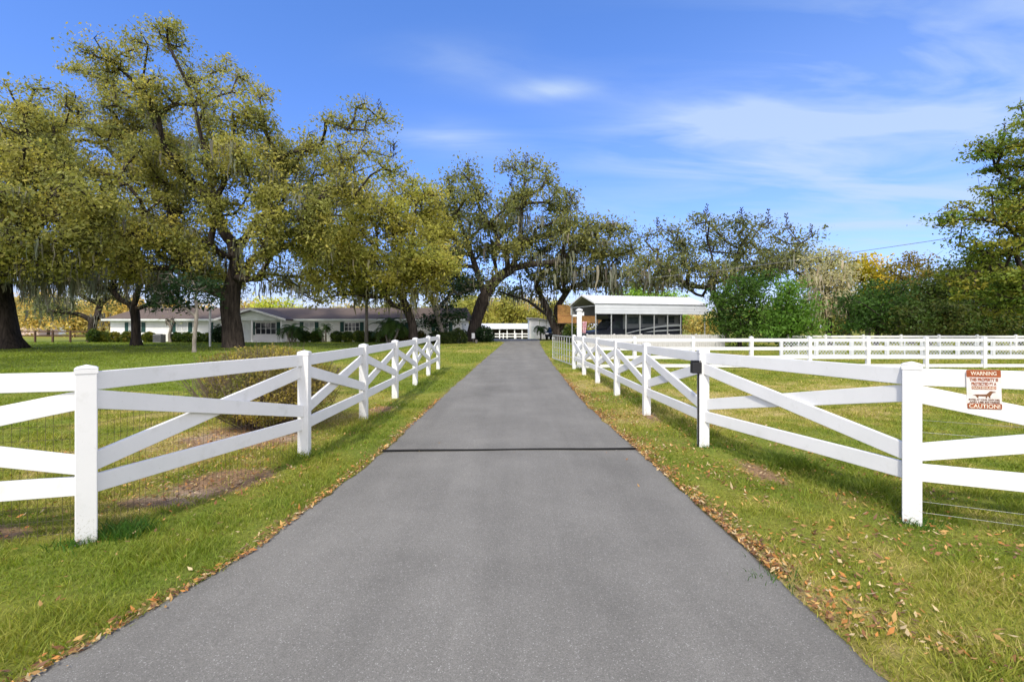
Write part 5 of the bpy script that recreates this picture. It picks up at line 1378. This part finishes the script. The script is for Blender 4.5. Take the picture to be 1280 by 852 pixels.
bush('round_bush', 'dark green bush on the drive side of the leaning oak trunk', [(at(606, 0, 52)[0], 52, 0.75, 1.0, 0.9, 1.0)], DKG + [(0.03, 0.06, 0.015)], 60, 2600, 0.17, 'bush')
bush('round_bush', 'small green bush behind the open mesh gate', [(at(713, 0, 50)[0], 50, 0.9, 0.8, 0.7, 0.95)], HG, 61, 1500, 0.17, 'bush')
# shrub right behind the left fence
g = np.random.default_rng(77)
cs_ = []
for (x_, y_, z_, a_, b2, c_) in [(-3.95, 7.9, 0.80, 0.80, 0.85, 0.52), (-3.35, 7.6, 0.72, 0.55, 0.7, 0.50), (-4.6, 8.2, 0.78, 0.62, 0.8, 0.48), (-3.7, 7.2, 0.55, 0.55, 0.5, 0.42), (-4.2, 7.5, 0.5, 0.5, 0.55, 0.38)]: cs_.append((x_, y_, z_, a_, b2, c_))
sb_base = np.array([-3.95, 7.75, 0.0])
sr = bush('twiggy_shrub', 'large twiggy olive brown shrub right behind the white fence', cs_, [(0.28, 0.25, 0.055), (0.19, 0.19, 0.04), (0.36, 0.29, 0.065), (0.23, 0.20, 0.055)], 62, 30000, 0.036, 'shrub', stems=2, base=sb_base)
q = MB()
for _ in range(420):
    a_ = g.random() * 2 * np.pi; rr = math.sqrt(g.random()); t = np.array([math.cos(a_) * rr * 1.25, math.sin(a_) * rr * 1.05, 0])
    s_ = np.array([t[0] * 0.2 + g.normal(0, 0.08), t[1] * 0.2 + g.normal(0, 0.08), 0])
    e_ = t + np.array([0, 0, 1.28 - 0.45 * rr ** 2 + g.normal(0, 0.08)])
    m1 = s_ + (e_ - s_) * 0.5 + np.array([t[0] * 0.12, t[1] * 0.12, -0.06])
    q.tube([s_, m1, e_], [0.008, 0.005, 0.002], 4, cap=False)
    for _k in range(2):
        b0_ = m1 + (e_ - m1) * g.uniform(0, 0.7); q.tube([b0_, b0_ + g.normal(0, 0.13, 3) + np.array([0, 0, 0.12])], [0.004, 0.0015], 3, cap=False)
q.build('twig', surf('shrub_twigs', (0.17, 0.13, 0.10), (0.09, 0.07, 0.055), 9, 0.9, 0.1), sr)

# distant golden trees
gd_ = np.random.default_rng(5)
specs = [(20, 120, 372, GOLD), (60, 112, 366, GOLD), (92, 105, 378, GOLD), (128, 118, 368, GOLD), (165, 108, 372, GOLD), (205, 112, 376, GOLD), (-30, 115, 370, GOLD), (345, 112, 370, [(0.16, 0.20, 0.03), (0.24, 0.22, 0.04)]), (310, 118, 380, GOLD), (385, 120, 382, GOLD),
         (440, 115, 378, GOLD), (480, 110, 376, OAK), (560, 112, 370, OAK), (598, 108, 366, OAKY), (622, 118, 374, GOLD), (648, 112, 372, OAKY), (670, 122, 370, GOLD), (700, 115, 372, OAKY), (730, 118, 380, GOLD), (800, 90, 352, [(0.13, 0.19, 0.03), (0.09, 0.15, 0.025)]), (823, 94, 362, [(0.13, 0.19, 0.03), (0.09, 0.15, 0.025)]),
         (865, 100, 388, GOLD), (885, 92, 392, GOLD), (925, 100, 385, GOLD), (970, 100, 378, OAKY), (1060, 80, 360, OLIVE), (1120, 78, 350, OLIVE), (255, 115, 380, GOLD)]
for i, (px, d_, pt_, pal) in enumerate(specs):
    yb = HZ + (H - float(gz(d_))) * F / d_
    hh = yb - pt_; wv = hh * gd_.uniform(0.5, 0.7)
    bl = [(px + gd_.uniform(-1, 1) * wv * 0.6, pt_ + hh * gd_.uniform(0.18, 0.7), hh * gd_.uniform(0.18, 0.28), None, 1.0) for _ in range(9)]
    nm = 'lime tree' if pal[0][1] > 0.187 and pal is not GOLD else ('golden tree' if pal is GOLD else 'olive green tree')
    where = ('beyond the brown rail fence' if px < 100 else 'behind the left half of the house' if px < 300 else 'behind the house ridge' if px < 520 else 'beyond the end of the drive' if px < 740 else 'behind the carport' if px < 900 else 'beyond the far paddock')
    tree('distant_tree', 'far %s %s' % (nm, where), d_, [(px, yb), (px + 1, yb - hh * 0.2), (px, yb - hh * 0.45)], 0.3, bl, pal, 200 + i, group='far trees, ' + nm + ' ' + where, lpc=42, dens=2.2, lsize=1.0, flare=1.1, clump=0.8)

# far woods closing the horizon
g = np.random.default_rng(3)
n = 30000
px = g.uniform(-500, 1800, n); d_ = g.uniform(150, 200, n)
topz = 5.5 + 4.5 * fbm(px / 38.0, px * 0 + 2, 91, 3)
z = -0.55 + topz * g.random(n) ** 0.75
P = np.stack([(px - CX) * d_ / F, d_, z], 1)
pal = np.array(GOLD + OAK + OLIVE); wv = (fbm(px / 25.0, px * 0 + 7, 93, 2) * len(pal)).astype(int).clip(0, len(pal) - 1)
V, Fl, cl = leaf_cards(P, 1.0 * (0.6 + 0.8 * g.random(n)), pal[wv] * (0.7 + 0.6 * g.random((n, 1))), g)
tag(link('distant_woods', np_mesh('distant_woods', V, [Fl], cl), M['leaf']), 'far belt of olive and golden woodland closing the horizon', 'woods', kind='stuff')
